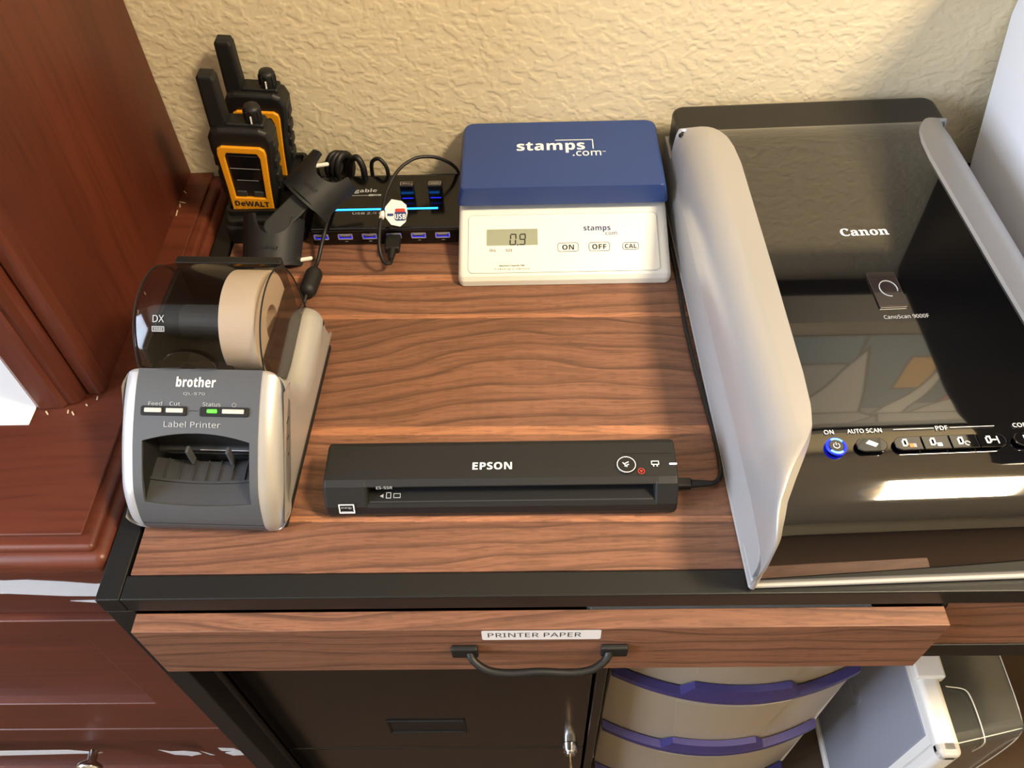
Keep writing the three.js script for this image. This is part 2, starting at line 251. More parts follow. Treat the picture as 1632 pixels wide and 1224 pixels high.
// ---------------------------------------------------------------- desk
const DX1 = 0.95;
const desk = thing('desk', 'walnut laminate desk with black steel frame and drawers', 'desk', [0, FY, 0]);
{ const L = (...a) => lim(...a).translate(0, -FY, 0);
  const board = L(TOP.x0 + 0.0004, DX1 - 0.021, -0.018, 0, TOP.z0, TOP.z1 - 0.0004, 0.0006, 1), g = board.toNonIndexed(), p = g.attributes.position, uv = new Float32Array(p.count * 2);
  for (let i = 0; i < p.count; i++) { uv[2 * i] = (p.getX(i) - TOP.x0) / 0.70; uv[2 * i + 1] = (TOP.z1 - p.getZ(i)) / 0.50; }
  g.setAttribute('uv', new THREE.BufferAttribute(uv, 2)); part('tabletop', g, M.top, desk, 'walnut laminate top with board pattern');
  const rail = (...a) => part('rail', L(...a, 0.0012), M.steel, desk);
  rail(-0.3270, -0.3085, -0.02, 0, -0.1712, 0.3325);
  rail(-0.3079, DX1 - 0.021, -0.02, 0, 0.3126, 0.3325);
  rail(DX1 - 0.0205, DX1, -0.02, 0, -0.1712, 0.3325);
  rail(-0.3079, DX1 - 0.021, -0.02, 0, -0.1712, -0.1610);
  rail(-0.3050, DX1 - 0.021, -0.1265, -0.1025, 0.3090, 0.3318);
  for (const [x, z] of [[-0.326, 0.3105], [DX1 - 0.022, 0.3105], [-0.326, -0.17], [DX1 - 0.022, -0.17]]) part('leg', L(x, x + 0.022, FY, -0.02, z, z + 0.022, 0.0012), M.steel, desk);
  part('divider', metric(L(0.306, 0.3095, -0.1025, -0.02, 0.29, 0.331, 0.0005)), M.steel, desk);
  // left drawer, pulled out a little
  const d1 = part('drawer', metric(L(-0.3040, 0.3065, -0.1045, -0.0235, 0.3325, 0.3478, 0.0008), 'x', 1, 0.31, 0.06), M.walnut, desk, 'walnut drawer front pulled slightly open');
  part('drawer_box', L(-0.28, 0.285, -0.1, -0.094, -0.1, 0.3322), M.fileSide, d1); part('drawer_box', L(-0.285, -0.279, -0.1, -0.035, -0.1, 0.3322), M.fileSide, d1); part('drawer_box', L(0.284, 0.29, -0.1, -0.035, -0.1, 0.3322), M.fileSide, d1);
  // bow handle
  const hx0 = -0.0505, hx1 = 0.0575, hy = -0.060 - FY, hz = 0.3478, bar = [];
  const path = new THREE.CatmullRomCurve3([V(hx0, hy, hz + 0.003), V(hx0 + 0.002, hy - 0.003, hz + 0.0075), V(hx0 + 0.012, hy - 0.007, hz + 0.0140), V(hx0 + 0.027, hy - 0.0085, hz + 0.0165), V((hx0 + hx1) / 2, hy - 0.0075, hz + 0.0160), V(hx1 - 0.027, hy - 0.0085, hz + 0.0165), V(hx1 - 0.012, hy - 0.007, hz + 0.0140), V(hx1 - 0.002, hy - 0.003, hz + 0.0075), V(hx1, hy, hz + 0.003)]);
  bar.push(new THREE.TubeGeometry(path, 80, 0.0032, 10));
  for (const x of [hx0 - 0.004, hx1 + 0.004]) bar.push(rb(0.021, 0.016, 0.005, 0.0018, x, hy, hz + 0.0024));
  part('handle', merge(bar), M.black, d1, 'black bow pull handle');
  const labelTex = canvasTex(640, 124, (c, w, h) => { c.fillStyle = '#efeff2'; c.fillRect(0, 0, w, h); c.fillStyle = '#17171c'; c.font = '78px sans-serif'; c.textBaseline = 'middle'; const s = 'PRINTER PAPER', m = c.measureText(s).width; c.save(); c.translate(26, h * 0.50); c.scale(510 / m, 1); c.fillText(s, 0, 0); c.restore(); });
  const lb = new THREE.ShapeGeometry(rrect(0.0900, 0.0175, 0.002), 6), lp = lb.attributes.position, lu = lb.attributes.uv; for (let i = 0; i < lp.count; i++) lu.setXY(i, lp.getX(i) / 0.09 + 0.5, lp.getY(i) / 0.0175 + 0.5);
  part('label_sticker', lb.translate(0.0050, -0.0342 - FY, 0.34795), std('#ffffff', 0.5, 0, { map: labelTex }), d1, 'white sticker reading PRINTER PAPER');
  part('drawer', metric(L(0.3105, 0.915, -0.1005, -0.0212, 0.315, 0.3312, 0.0008), 'x', 1, 0.55, 0.11), M.walnut, desk, 'closed walnut drawer front');
}
{ const t = thing('paper_stack', 'stack of white printer paper inside the open desk drawer', 'paper', [0.152, -0.0938, 0.2235]);
  for (let i = 0; i < 5; i++) part('sheet_bundle', rb(0.216, 0.0108, 0.2, 0.0006, (i % 2) * 0.001, 0.0054 + i * 0.0109, 0.006 + (i % 3) * 0.0008, 1), M.paper, t); }

// ---------------------------------------------------------------- under the desk: file cabinet, plastic drawer cart, storage box
{ const t = thing('file_cabinet', 'glossy black two-drawer file cabinet with lock under the desk', 'file cabinet', [0, FY, 0]);
  const L = (...a) => lim(...a).translate(0, -FY, 0), zf = 0.300;
  part('body', merge([L(-0.3165, -0.309, FY, -0.13, -0.16, zf), L(0.0605, 0.0705, FY, -0.13, -0.16, zf), L(-0.3165, 0.0705, -0.14, -0.13, -0.16, zf - 0.001), L(-0.3165, 0.0705, FY, -0.71, -0.16, zf - 0.001), L(-0.31, 0.061, FY, -0.13, -0.16, -0.15)]), M.fileSide, t);
  for (const [y0, y1] of [[-0.499, -0.143], [-0.709, -0.503]]) {
    const d = part('drawer', L(-0.306, 0.0575, y0, y1, zf - 0.02, zf - 0.002, 0.0015), M.fileBlack, t);
    if (y1 > -0.2) { part('label_holder', merge([L(-0.1695, -0.080, -0.4362, -0.4335, zf - 0.003, zf), L(-0.1695, -0.080, -0.3965, -0.394, zf - 0.003, zf), L(-0.1695, -0.167, -0.4362, -0.394, zf - 0.003, zf), L(-0.0825, -0.080, -0.4362, -0.394, zf - 0.003, zf), L(-0.167, -0.0825, -0.4335, -0.3965, zf - 0.003, zf - 0.0014)]), M.black, d); }
  }
  part('lock', merge([cyl(0.0085, 0.0095, 0.009, 28).rotateX(Math.PI / 2).translate(0.0405, -0.488 - FY, zf + 0.003), cyl(0.006, 0.006, 0.004, 24).rotateX(Math.PI / 2).translate(0.0405, -0.488 - FY, zf + 0.009)]), M.chrome, t, 'round chrome lock');
  const kb = rrect(0.017, 0.024, 0.006); kb.holes.push(new THREE.Path().absarc(0, 0.006, 0.003, 0, Math.PI * 2));
  part('key', merge([ext(kb, 0.002, 0.0004).rotateY(Math.PI / 2).rotateZ(0).rotateX(Math.PI / 2).translate(0.0395, -0.488 - FY, zf + 0.032), lim(0.0398, 0.0412, -0.490 - FY, -0.486 - FY, zf + 0.008, zf + 0.022, 0.0003, 1)]), M.brass, t, 'metal key left in the lock');
}
{ const t = thing('drawer_cart', 'translucent plastic drawer cart with purple handles under the desk', 'drawer cart', [0.2155, FY, 0]);
  const hw = 0.1405, zb = -0.12, zf = 0.262, bow = x => zf + 0.036 * (1 - (x / hw) ** 2);
  part('cart_frame', merge([lim(-hw, -hw + 0.006, 0.02, 0.605, zb, zf - 0.004, 0.002), lim(hw - 0.006, hw, 0.02, 0.605, zb, zf - 0.004, 0.002), lim(-hw + 0.001, hw - 0.001, 0.595, 0.612, zb, zf, 0.004), lim(-hw + 0.001, hw - 0.001, 0.016, 0.026, zb, zf - 0.01, 0.004), lim(-hw + 0.005, hw - 0.005, 0.211, 0.217, zb, zf - 0.02, 0.002), lim(-hw + 0.005, hw - 0.005, 0.401, 0.406, zb, zf - 0.02, 0.002), lim(-hw + 0.005, hw - 0.005, 0.024, 0.60, zb, zb + 0.005, 0.002)]), M.lidWhite, t);
  for (const sx of [-1, 1]) for (const z of [zb + 0.03, zf - 0.04]) part('caster', cyl(0.012, 0.012, 0.014, 20).rotateZ(Math.PI / 2).translate(sx * (hw - 0.02), 0.012, z), M.black, t);
  for (const [y0, y1] of [[0.030, 0.206], [0.220, 0.396], [0.410, 0.588]]) {
    const w = hw - 0.008;
    // drawer wall lying under the purple rim: tall sides, a scooped middle with a handle tab
    const fr = part('drawer', merge([slab(2, 40, (u, v) => { const x = -w + 2 * w * v; return [x, y0 + (y1 - y0) * u, bow(x) - 0.006 + 0.006 * u]; }, (u, v) => { const x = -w + 2 * w * v; return [x, y0 + (y1 - y0) * u, bow(x) - 0.009 + 0.006 * u]; }),
      lim(-w, -w + 0.003, y0, y1 - 0.01, zb + 0.02, zf - 0.002), lim(w - 0.003, w, y0, y1 - 0.01, zb + 0.02, zf - 0.002), lim(-w, w, y0, y0 + 0.003, zb + 0.02, zf - 0.002), lim(-w, w, y0, y1 - 0.01, zb + 0.02, zb + 0.023)]), M.cloudy, t);
    part('moulded_panel', slab(2, 12, (u, v) => { const x = -0.05 - 0.012 * u + (0.10 + 0.024 * u) * v; return [x, y0 + 0.045 + (y1 - y0 - 0.055) * u, bow(x) - 0.0032 + 0.0042 * u]; }, (u, v) => { const x = -0.05 - 0.012 * u + (0.10 + 0.024 * u) * v; return [x, y0 + 0.045 + (y1 - y0 - 0.055) * u, bow(x) - 0.0065 + 0.0042 * u]; }), M.cloudy, fr);
    part('purple_rim', slab(1, 40, (u, v) => { const x = -w + 2 * w * v; return [x, y0 - 0.002 + 0.011 * u, bow(x) + 0.006]; }, (u, v) => { const x = -w + 2 * w * v; return [x, y0 - 0.002 + 0.011 * u, bow(x) - 0.004]; }), M.purple, fr, 'purple rim');
    part('purple_handle', slab(3, 16, (u, v) => { const q = 0.064 - 0.014 * u, x = -q + 2 * q * v; return [x, y0 + 0.007 + 0.022 * u, bow(x) + 0.0062 - 0.003 * u]; }, (u, v) => { const q = 0.064 - 0.014 * u, x = -q + 2 * q * v; return [x, y0 + 0.007 + 0.022 * u, bow(x) - 0.004]; }), M.purple, fr, 'purple handle tab');
    part('content', rb(0.2, (y1 - y0) * 0.6, 0.2, 0.01, 0, y0 + (y1 - y0) * 0.32, 0.10), M.tan, fr, 'tan contents seen through the plastic');
  }
}
{ const t = thing('storage_box', 'clear plastic storage box with white lid standing on its side beside the drawer cart', 'storage box', [0.437, FY, 0.352]);
  // local: lid faces -x, box body towards +x; y up, z forward. Near top lid corner sits at (0, hh, 0)
  const hh = 0.392, zl = 0.29, tilt = 0.10; t.rotation.x = 0;
  const T = g => g.translate(0, 0, 0);
  part('lid', T(merge([lim(-0.018, -0.010, 0.010, hh - 0.014, -zl + 0.01, -0.014, 0.003), lim(-0.020, 0.004, hh - 0.020, hh, -zl, 0, 0.007, 4), lim(-0.020, 0.004, 0, 0.018, -zl, 0, 0.007, 4), lim(-0.020, 0.004, 0, hh, -0.020, 0, 0.007, 4), lim(-0.020, 0.004, 0, hh, -zl, -zl + 0.018, 0.007, 4)])), M.lidWhite, t, 'white lid with raised rim');
  part('lid_panel', T(merge([lim(-0.0195, -0.0135, 0.028, hh - 0.026, -zl + 0.03, -0.028, 0.002), frame(0.05, 0.026, 0.002, 0.006, 0.002).rotateY(-Math.PI / 2).translate(-0.0195, 0.2, -0.14)])), M.lidGray, t, 'flat gray panel of the lid');
  part('latch', T(lim(-0.022, 0.010, hh - 0.012, hh + 0.004, -0.205, -0.080, 0.003)), M.lidWhite, t);
  const B = (u) => ({ y0: 0.014 + 0.022 * u, y1: hh - 0.012 - 0.020 * u, z0: -zl + 0.012 + 0.02 * u, z1: -0.012 - 0.022 * u, x: 0.004 + 0.090 * u });
  const ring = (u, k) => { const b = B(u), r = 0.016, pts = []; for (const [cz, cy, a0] of [[b.z1 - r, b.y1 - r, 0], [b.z0 + r, b.y1 - r, 90], [b.z0 + r, b.y0 + r, 180], [b.z1 - r, b.y0 + r, 270]]) for (let q = 0; q <= 6; q++) { const a = (a0 + q * 15) * Math.PI / 180; pts.push([b.x, cy + (r - k) * Math.sin(a), cz + (r - k) * Math.cos(a)]); } pts.push(pts[0]); return pts; };
  const sur = k => { const R0 = ring(0, k), R1 = ring(1, k), n = R0.length - 1; return grid(1, n, (u, v) => (u ? R1 : R0)[Math.round(v * n)]); };
  const bt = B(1); part('box_body', T(merge([sur(0), sur(0.0015), lim(bt.x - 0.002, bt.x, bt.y0 + 0.002, bt.y1 - 0.002, bt.z0 + 0.002, bt.z1 - 0.002, 0.0006)])), M.clear, t, 'clear plastic body of the box');
  part('rib_highlight', T(merge([tube([[0.094, hh - 0.0335, -zl + 0.05], [0.094, hh - 0.0325, -0.055], [0.094, hh - 0.038, -0.040], [0.094, hh - 0.052, -0.0345], [0.094, 0.06, -0.0345]], 0.0006, 60, 6), tube([[0.006, hh - 0.017, -0.0168], [0.05, hh - 0.027, -0.0276], [0.093, hh - 0.0370, -0.0386]], 0.0006, 12, 6), tube([[0.012, hh - 0.010, -0.075], [0.034, hh - 0.014, -0.072], [0.038, hh - 0.016, -0.064], [0.040, hh - 0.0205, -0.022], [0.041, hh - 0.030, -0.0195], [0.042, hh - 0.06, -0.021]], 0.0007, 40, 6)])), M.lidWhite, t, 'moulded edges with highlight lines painted white');  // white tubes paint highlight lines onto the moulded edges of the clear plastic
}

// ---------------------------------------------------------------- flatbed scanner
{ const W = 0.27, t = thing('flatbed_scanner', 'large flatbed photo scanner with glossy black lid and silver sides', 'scanner', [0.157, 0, 0.3269], 0.0288);
  const prof = new THREE.CatmullRomCurve3([[-0.436, 0.090], [-0.430, 0.0955], [-0.415, 0.099], [-0.38, 0.1], [-0.30, 0.1], [-0.20, 0.1], [-0.12, 0.1], [-0.085, 0.1], [-0.068, 0.0996], [-0.053, 0.0982], [-0.039, 0.0955], [-0.026, 0.0915], [-0.0145, 0.0868], [-0.0065, 0.0820], [-0.0010, 0.0745], [0.0012, 0.062], [0.0014, 0.045], [0.0004, 0.025], [-0.0002, 0.0050]].map(([z, y]) => V(0, y, z)), false, 'centripetal');
  const PS = [], N = 150; { const l = prof.getSpacedPoints(N), tg = i => l[Math.min(N, i + 1)].clone().sub(l[Math.max(0, i - 1)]).normalize(); for (let i = 0; i <= N; i++) { const d = tg(i); PS.push({ y: l[i].y, z: l[i].z, ny: d.z, nz: -d.y }); } }
  const at = u => { const k = Math.min(N, Math.max(0, u * N)), i = Math.min(N - 1, Math.floor(k)), f = k - i, a = PS[i], b = PS[i + 1]; return { y: a.y + (b.y - a.y) * f, z: a.z + (b.z - a.z) * f, ny: a.ny + (b.ny - a.ny) * f, nz: a.nz + (b.nz - a.nz) * f }; };
  const lerpT = (tab, k, v) => { for (let i = 1; i < tab.length; i++) if (v <= tab[i][0] || i === tab.length - 1) { const q = Math.min(1, Math.max(0, (v - tab[i - 1][0]) / (tab[i][0] - tab[i - 1][0]))); return tab[i - 1][k] + (tab[i][k] - tab[i - 1][k]) * q; } };
  // inner edge of the silver wing against arc position (in flat distance from the back)
  const len = [0]; for (let i = 1; i <= N; i++) len.push(len[i - 1] + Math.hypot(PS[i].y - PS[i - 1].y, PS[i].z - PS[i - 1].z));
  const edge = [[0, 0.0072], [0.003, 0.018], [0.007, 0.027], [0.012, 0.0337], [0.020, 0.0397], [0.032, 0.045], [0.048, 0.0482], [0.0735, 0.0498], [0.232, 0.0475], [0.3227, 0.0455], [0.3514, 0.0436], [0.3675, 0.0405], [0.380, 0.0358], [0.3917, 0.0298], [0.4057, 0.0220], [0.4216, 0.0140], [0.4381, 0.0092], [0.463, 0.0074], [0.52, 0.0066]];
  const arcT = len.map((l, i) => [i / N, l]), arc = u => lerpT(arcT, 1, u), xb = u => lerpT(edge, 1, arc(u));
  const lipW = u => Math.min(0.0012 + 0.0058 * sm(0.365, 0.405, arc(u)), 0.6 * xb(u)), xi = u => xb(u) - lipW(u), lift = u => 0.0032 + 0.0035 * sm(0.365, 0.405, arc(u)) * (1 - 0.6 * sm(0.47, 0.50, arc(u)));
  const wing = (mir) => {
    const X = x => mir ? W - x : x;
    const top = (u, v) => { const p = at(u), xe = xi(u), r = Math.min(0.031, xe * 0.92), x = xe * v, k = Math.sqrt(Math.max(0, 1 - (1 - Math.min(1, x / r)) ** 2)), yb = Math.min(0.056, p.y * 0.58), yt = p.y + p.ny * lift(u), zt = p.z + p.nz * lift(u); return [X(x), yb + (yt - yb) * k, zt - (1 - k) * Math.max(0, p.nz) * 0.002]; };
    const lip = (u, v) => { const p = at(u), xe = xi(u), q = 1 - v; return [X(xe + lipW(u) * v), p.y + p.ny * lift(u) * q - 0.0006 * v, p.z + p.nz * lift(u) * q]; };
    return [grid(150, 26, top), grid(150, 3, lip), grid(1, 27, (u, v) => { const q = v > 26.5 / 27 ? lip(0, 1) : top(0, Math.min(1, v * 27 / 26)); return u ? [q[0], 0.05, q[2] + 0.0002] : q; })];
  };
  part('base', merge([sideExt([[-0.478, 0.005], [-0.478, 0.0562], ...PS.filter((q, i) => i % 3 === 0 && q.z > -0.11).map(q => [q.z - 0.0015, Math.min(0.0562, q.y * 0.585)]), [-0.0018, 0.004]], 0.0002, W - 0.0002, 0.0008, 2), lim(-0.0006, W + 0.0006, 0.0014, 0.0052, -0.4785, 0.0026, 0.0018, 4), lim(-0.0004, 0.0064, 0.0045, 0.014, -0.03, 0.0018, 0.002), lim(W - 0.0064, W + 0.0004, 0.0045, 0.014, -0.03, 0.0018, 0.002)]), M.silverPlain, t, 'silver lower body');
  for (const [x, z] of [[0.03, -0.03], [W - 0.03, -0.03], [0.03, -0.45], [W - 0.03, -0.45]]) part('foot', cyl(0.009, 0.009, 0.0028, 18).translate(x, 0.0014, z), M.black, t);
  part('hinge_cover', merge([ext(rrect(W - 0.006, 0.052, 0.013), 0.055, 0.004).rotateX(-Math.PI / 2).translate(W / 2, 0.0345, -0.456), lim(0.01, W - 0.01, 0.05, 0.078, -0.44, -0.2, 0.002)]), M.hinge, t, 'black hinge cover');
  part('lid', merge([slab(150, 24, (u, v) => { const p = at(u), a = xb(u) - 0.001; return [a + (W - 2 * a) * v, p.y, p.z]; }, (u, v) => { const p = at(u), a = xb(u) - 0.001; return [a + (W - 2 * a) * v, p.y - p.ny * 0.008, p.z - p.nz * 0.004]; })]), M.gloss, t, 'glossy black lid and rounded front');
  for (const m of [false, true]) { part('side_wing', merge(wing(m)), M.silver, t, 'silver side wing with curved inner edge'); }
  const Y = 0.1002, F = (g, x, z) => lay(g, [x, Y, z], -Math.PI / 2);
  part('lettering', F(lettering('Canon', 'serif', 0.0400, 0.0092), 0.1335, -0.2695), M.print, t);
  part('lettering', F(lettering('CanoScan 9000F', 'reg', 0.0345, 0.0038), 0.1375, -0.171), M.grayPrint, t);
  const bd = part('badge', F(ext(rrect(0.0225, 0.038, 0.001), 0.0016, 0.0004), 0.131, -0.2), phy('#241f22', 0.12, { clearcoat: 1 }), t, 'clear plastic maker badge');
  const sw = []; for (let i = 0; i <= 40; i++) { const a = -0.4 + i / 40 * 5.2; sw.push([0.131 + 0.0068 * Math.cos(a) + 0.001, 0.1022, -0.2 - 0.0085 * Math.sin(a)]); }
  part('swirl', tube(sw, 0.0004, 60, 6), M.grayPrint, bd);
  const bz = -0.053, ty = -0.0655;
  const glyph = (list, p) => part('symbol', F(merge(list.map(g => g)), 0, 0).translate(0, 0.0012, 0), M.print, p);
  const bl = (x0, x1, z0, z1) => lim(x0, x1, -z1, -z0, 0, 0.0003, 0.0001, 1);
  const bq = (x, r = 0) => ext(rrect(0.0165, 0.011, Math.max(r, 0.0012)), 0.0016, 0.0005);
  // power button with lit ring
  const pw = part('power_button', F(ext(new THREE.Shape().absarc(0, 0, 0.0052, 0, Math.PI * 2), 0.0018, 0.0005), 0.0517, bz), M.gloss, t, 'power button lit blue');
  part('light_ring', new THREE.TorusGeometry(0.0061, 0.0010, 10, 40).rotateX(Math.PI / 2).translate(0.0517, Y + 0.0006, bz), M.ledRing, pw, 'glowing blue ring');
  part('light_arc', merge([new THREE.TorusGeometry(0.0056, 0.0007, 8, 20, 1.5).rotateZ(0.6).rotateX(-Math.PI / 2).translate(0.0517, Y + 0.0014, bz), new THREE.TorusGeometry(0.0056, 0.0007, 8, 20, 1.5).rotateZ(3.8).rotateX(-Math.PI / 2).translate(0.0517, Y + 0.0014, bz)]), M.ledCyan, pw);
  part('symbol', merge([new THREE.TorusGeometry(0.0021, 0.00025, 6, 24, 5.0).rotateZ(2.2).rotateX(-Math.PI / 2).translate(0.0517, Y + 0.0018, bz), bl(0.05145, 0.05195, bz - 0.0027, bz - 0.0004).rotateX(-Math.PI / 2).translate(0, Y + 0.0017, 0)]), M.print, pw);
  const pill = part('scan_button', F(ext(rrect(0.021, 0.0108, 0.0053), 0.0016, 0.0005), 0.0757, bz), M.gloss, t, 'oval glossy scan button');
  part('symbol', F(ext(shapeOf([[-0.004, 0.001], [0.002, -0.0022], [0.0045, 0.0002], [-0.001, 0.0035], [-0.0038, 0.0042], [0.0022, 0.0006], [-0.0006, -0.0006], [-0.0035, 0.0018]].slice(0, 4)), 0.0003), 0.0757, bz).translate(0, 0.0015, 0), M.print, pill);
  for (let i = 0; i < 4; i++) {
    const x = 0.1005 + i * 0.0189, s = new THREE.Shape(), a = 0.0091, b = 0.0054, r = 0.005;
    if (i === 0) { s.moveTo(a, -b); s.lineTo(a, b); s.lineTo(-a + r, b); s.absarc(-a + r, 0, b, Math.PI / 2, Math.PI * 1.5); } else if (i === 3) { s.moveTo(-a, b); s.lineTo(-a, -b); s.lineTo(a - r, -b); s.absarc(a - r, 0, b, -Math.PI / 2, Math.PI / 2); } else { s.moveTo(-a, -b); s.lineTo(a, -b); s.lineTo(a, b); s.lineTo(-a, b); }
    const k = part('document_button', F(ext(s, 0.0016, 0.0004), x, bz), M.gloss, t, 'glossy document button');
    const g = [bl(x - 0.0032, x - 0.0004, bz - 0.0035, bz + 0.0016), bl(x - 0.0042, x - 0.0015, bz - 0.0022, bz + 0.0026)];
    if (i === 1) g.push(bl(x + 0.0002, x + 0.0034, bz + 0.0006, bz + 0.0034)); if (i === 3) g.push(bl(x - 0.001, x + 0.003, bz - 0.0007, bz + 0.0003), bl(x + 0.0035, x + 0.0043, bz - 0.003, bz + 0.003));
    part('symbol', merge(g).rotateX(-Math.PI / 2).translate(0, Y + 0.0015, 0), M.print, k);
    if (i === 0) { part('symbol', bl(x + 0.0002, x + 0.0025, bz + 0.0006, bz + 0.0036).rotateX(-Math.PI / 2).translate(0, Y + 0.0016, 0), M.orange, k); part('symbol', bl(x + 0.0026, x + 0.0048, bz + 0.0006, bz + 0.0036).rotateX(-Math.PI / 2).translate(0, Y + 0.0016, 0), M.grayPrint, k); }
    if (i === 2) part('symbol', new THREE.TorusGeometry(0.0016, 0.00025, 6, 20, 5).rotateX(-Math.PI / 2).translate(x + 0.0018, Y + 0.0016, bz + 0.0018), M.print, k);
  }
  const cp = part('copy_button', F(ext(rrect(0.021, 0.0108, 0.0053), 0.0016, 0.0005), 0.183, bz), M.gloss, t, 'oval glossy copy button');
  part('symbol', F(merge([bl(-0.004, 0.001, -0.003, 0.001), bl(-0.001, 0.004, -0.001, 0.003)]), 0.183, bz).translate(0, 0.0015, 0), M.print, cp);
  for (const [s, x, w] of [['ON', 0.0500, 0.0066], ['AUTO SCAN', 0.0745, 0.0238], ['PDF', 0.1278, 0.0083], ['COPY', 0.1830, 0.0125]]) part('lettering', F(lettering(s, 'reg', w, 0.0034), x, ty), M.print, t);
  part('rule', merge([bl(0.0945, 0.1222, ty - 0.0002, ty + 0.0002), bl(0.1334, 0.1640, ty - 0.0002, ty + 0.0002)]).rotateX(-Math.PI / 2).translate(0, Y + 0.0001, 0), M.print, t);
}

// ---------------------------------------------------------------- printer on the far right and the picture above, both mirrored in the scanner lid
{ const t = thing('large_printer', 'tall printer with white lower body right of the flatbed scanner', 'printer', [0.4560, 0, 0]);
  part('body', sideExt([[0.26, 0.001], [0.26, 0.195], [-0.1695, 0.195], [-0.1695, 0.17], [-0.113, 0.001]], 0, 0.42, 0.004), std('#e9ebf0', 0.5), t, 'smooth white lower body');
  part('upper_unit', sideExt([[0.27, 0.1955], [0.27, 0.347], [0.26, 0.362], [-0.162, 0.362], [-0.1695, 0.354], [-0.1695, 0.1955]], 0.0005, 0.4195, 0.004), std('#131517', 0.35), t, 'black upper unit');
  part('lid', lim(0.01, 0.41, 0.362, 0.376, -0.165, 0.25, 0.005), std('#131517', 0.35), t);
}
{ const t = thing('framed_picture', 'framed sailing picture in stained glass style hung above the scanner', 'picture', [0.50, 0.374, Z0]);
  const W2 = 0.62, HH = 0.5, tx = canvasTex(768, 512, (c, w, h) => {
    c.fillStyle = '#8a9090'; c.fillRect(0, 0, w, h);
    // drawn as it hangs: water and hulls above would read upside down in the mirror, so the sails hang point down
    const P = (col, ...p) => { c.fillStyle = col; c.beginPath(); p.forEach(([x, y], i) => i ? c.lineTo(x * w, (1 - y) * h) : c.moveTo(x * w, (1 - y) * h)); c.closePath(); c.fill(); c.lineWidth = 7; c.strokeStyle = '#17181a'; c.stroke(); };
    P('#4d6f80', [0, 0], [1, 0], [1, 0.18], [0, 0.18]); P('#3f6474', [0.4, 0], [0.62, 0], [0.62, 0.55], [0.4, 0.55]); P('#2c5166', [0.62, 0], [1, 0], [1, 0.5], [0.62, 0.5]);
    P('#c0902c', [0.56, 0.14], [0.66, 0.14], [0.64, 0.34], [0.54, 0.34]); P('#a8402a', [0.74, 0.34], [0.84, 0.36], [0.72, 0.56]); P('#a8402a', [0.02, 0.18], [0.14, 0.18], [0.06, 0.36]);
    P('#b9b7ad', [0.14, 0.12], [0.30, 0.62], [0.02, 0.62], [0.04, 0.36]); P('#b3b2aa', [0.42, 0.08], [0.50, 0.62], [0.22, 0.62], [0.30, 0.4]); P('#c2c0b6', [0.70, 0.06], [0.64, 0.64], [0.54, 0.64]); P('#b5b3a9', [0.95, 0.14], [1, 0.62], [0.66, 0.62]);
    P('#a9a9a3', [0, 0.62], [0.5, 0.6], [0.56, 0.66], [0.52, 0.86], [0, 0.88]); P('#adaca5', [0.56, 0.62], [1, 0.62], [1, 0.82], [0.62, 0.86]); P('#8c3a26', [0.05, 0.9], [0.5, 0.9], [0.42, 0.97], [0.08, 0.97]); P('#36505c', [0.5, 0.9], [0.98, 0.88], [0.9, 0.97], [0.5, 0.97]);
  });
  part('frame', frame(W2, HH, 0.05, 0.003, 0.028).translate(0, HH / 2, 0.001), M.black, t, 'black frame');
  part('mat', lim(-W2 / 2 + 0.045, W2 / 2 - 0.045, 0.045, HH - 0.045, 0.002, 0.010), std('#b3ab9a', 0.9), t);
  part('artwork', new THREE.PlaneGeometry(W2 - 0.16, HH - 0.17).translate(0, HH / 2 + 0.01, 0.0106), std('#ffffff', 0.5, 0, { map: tx }), t, 'sails in coloured panes');
}

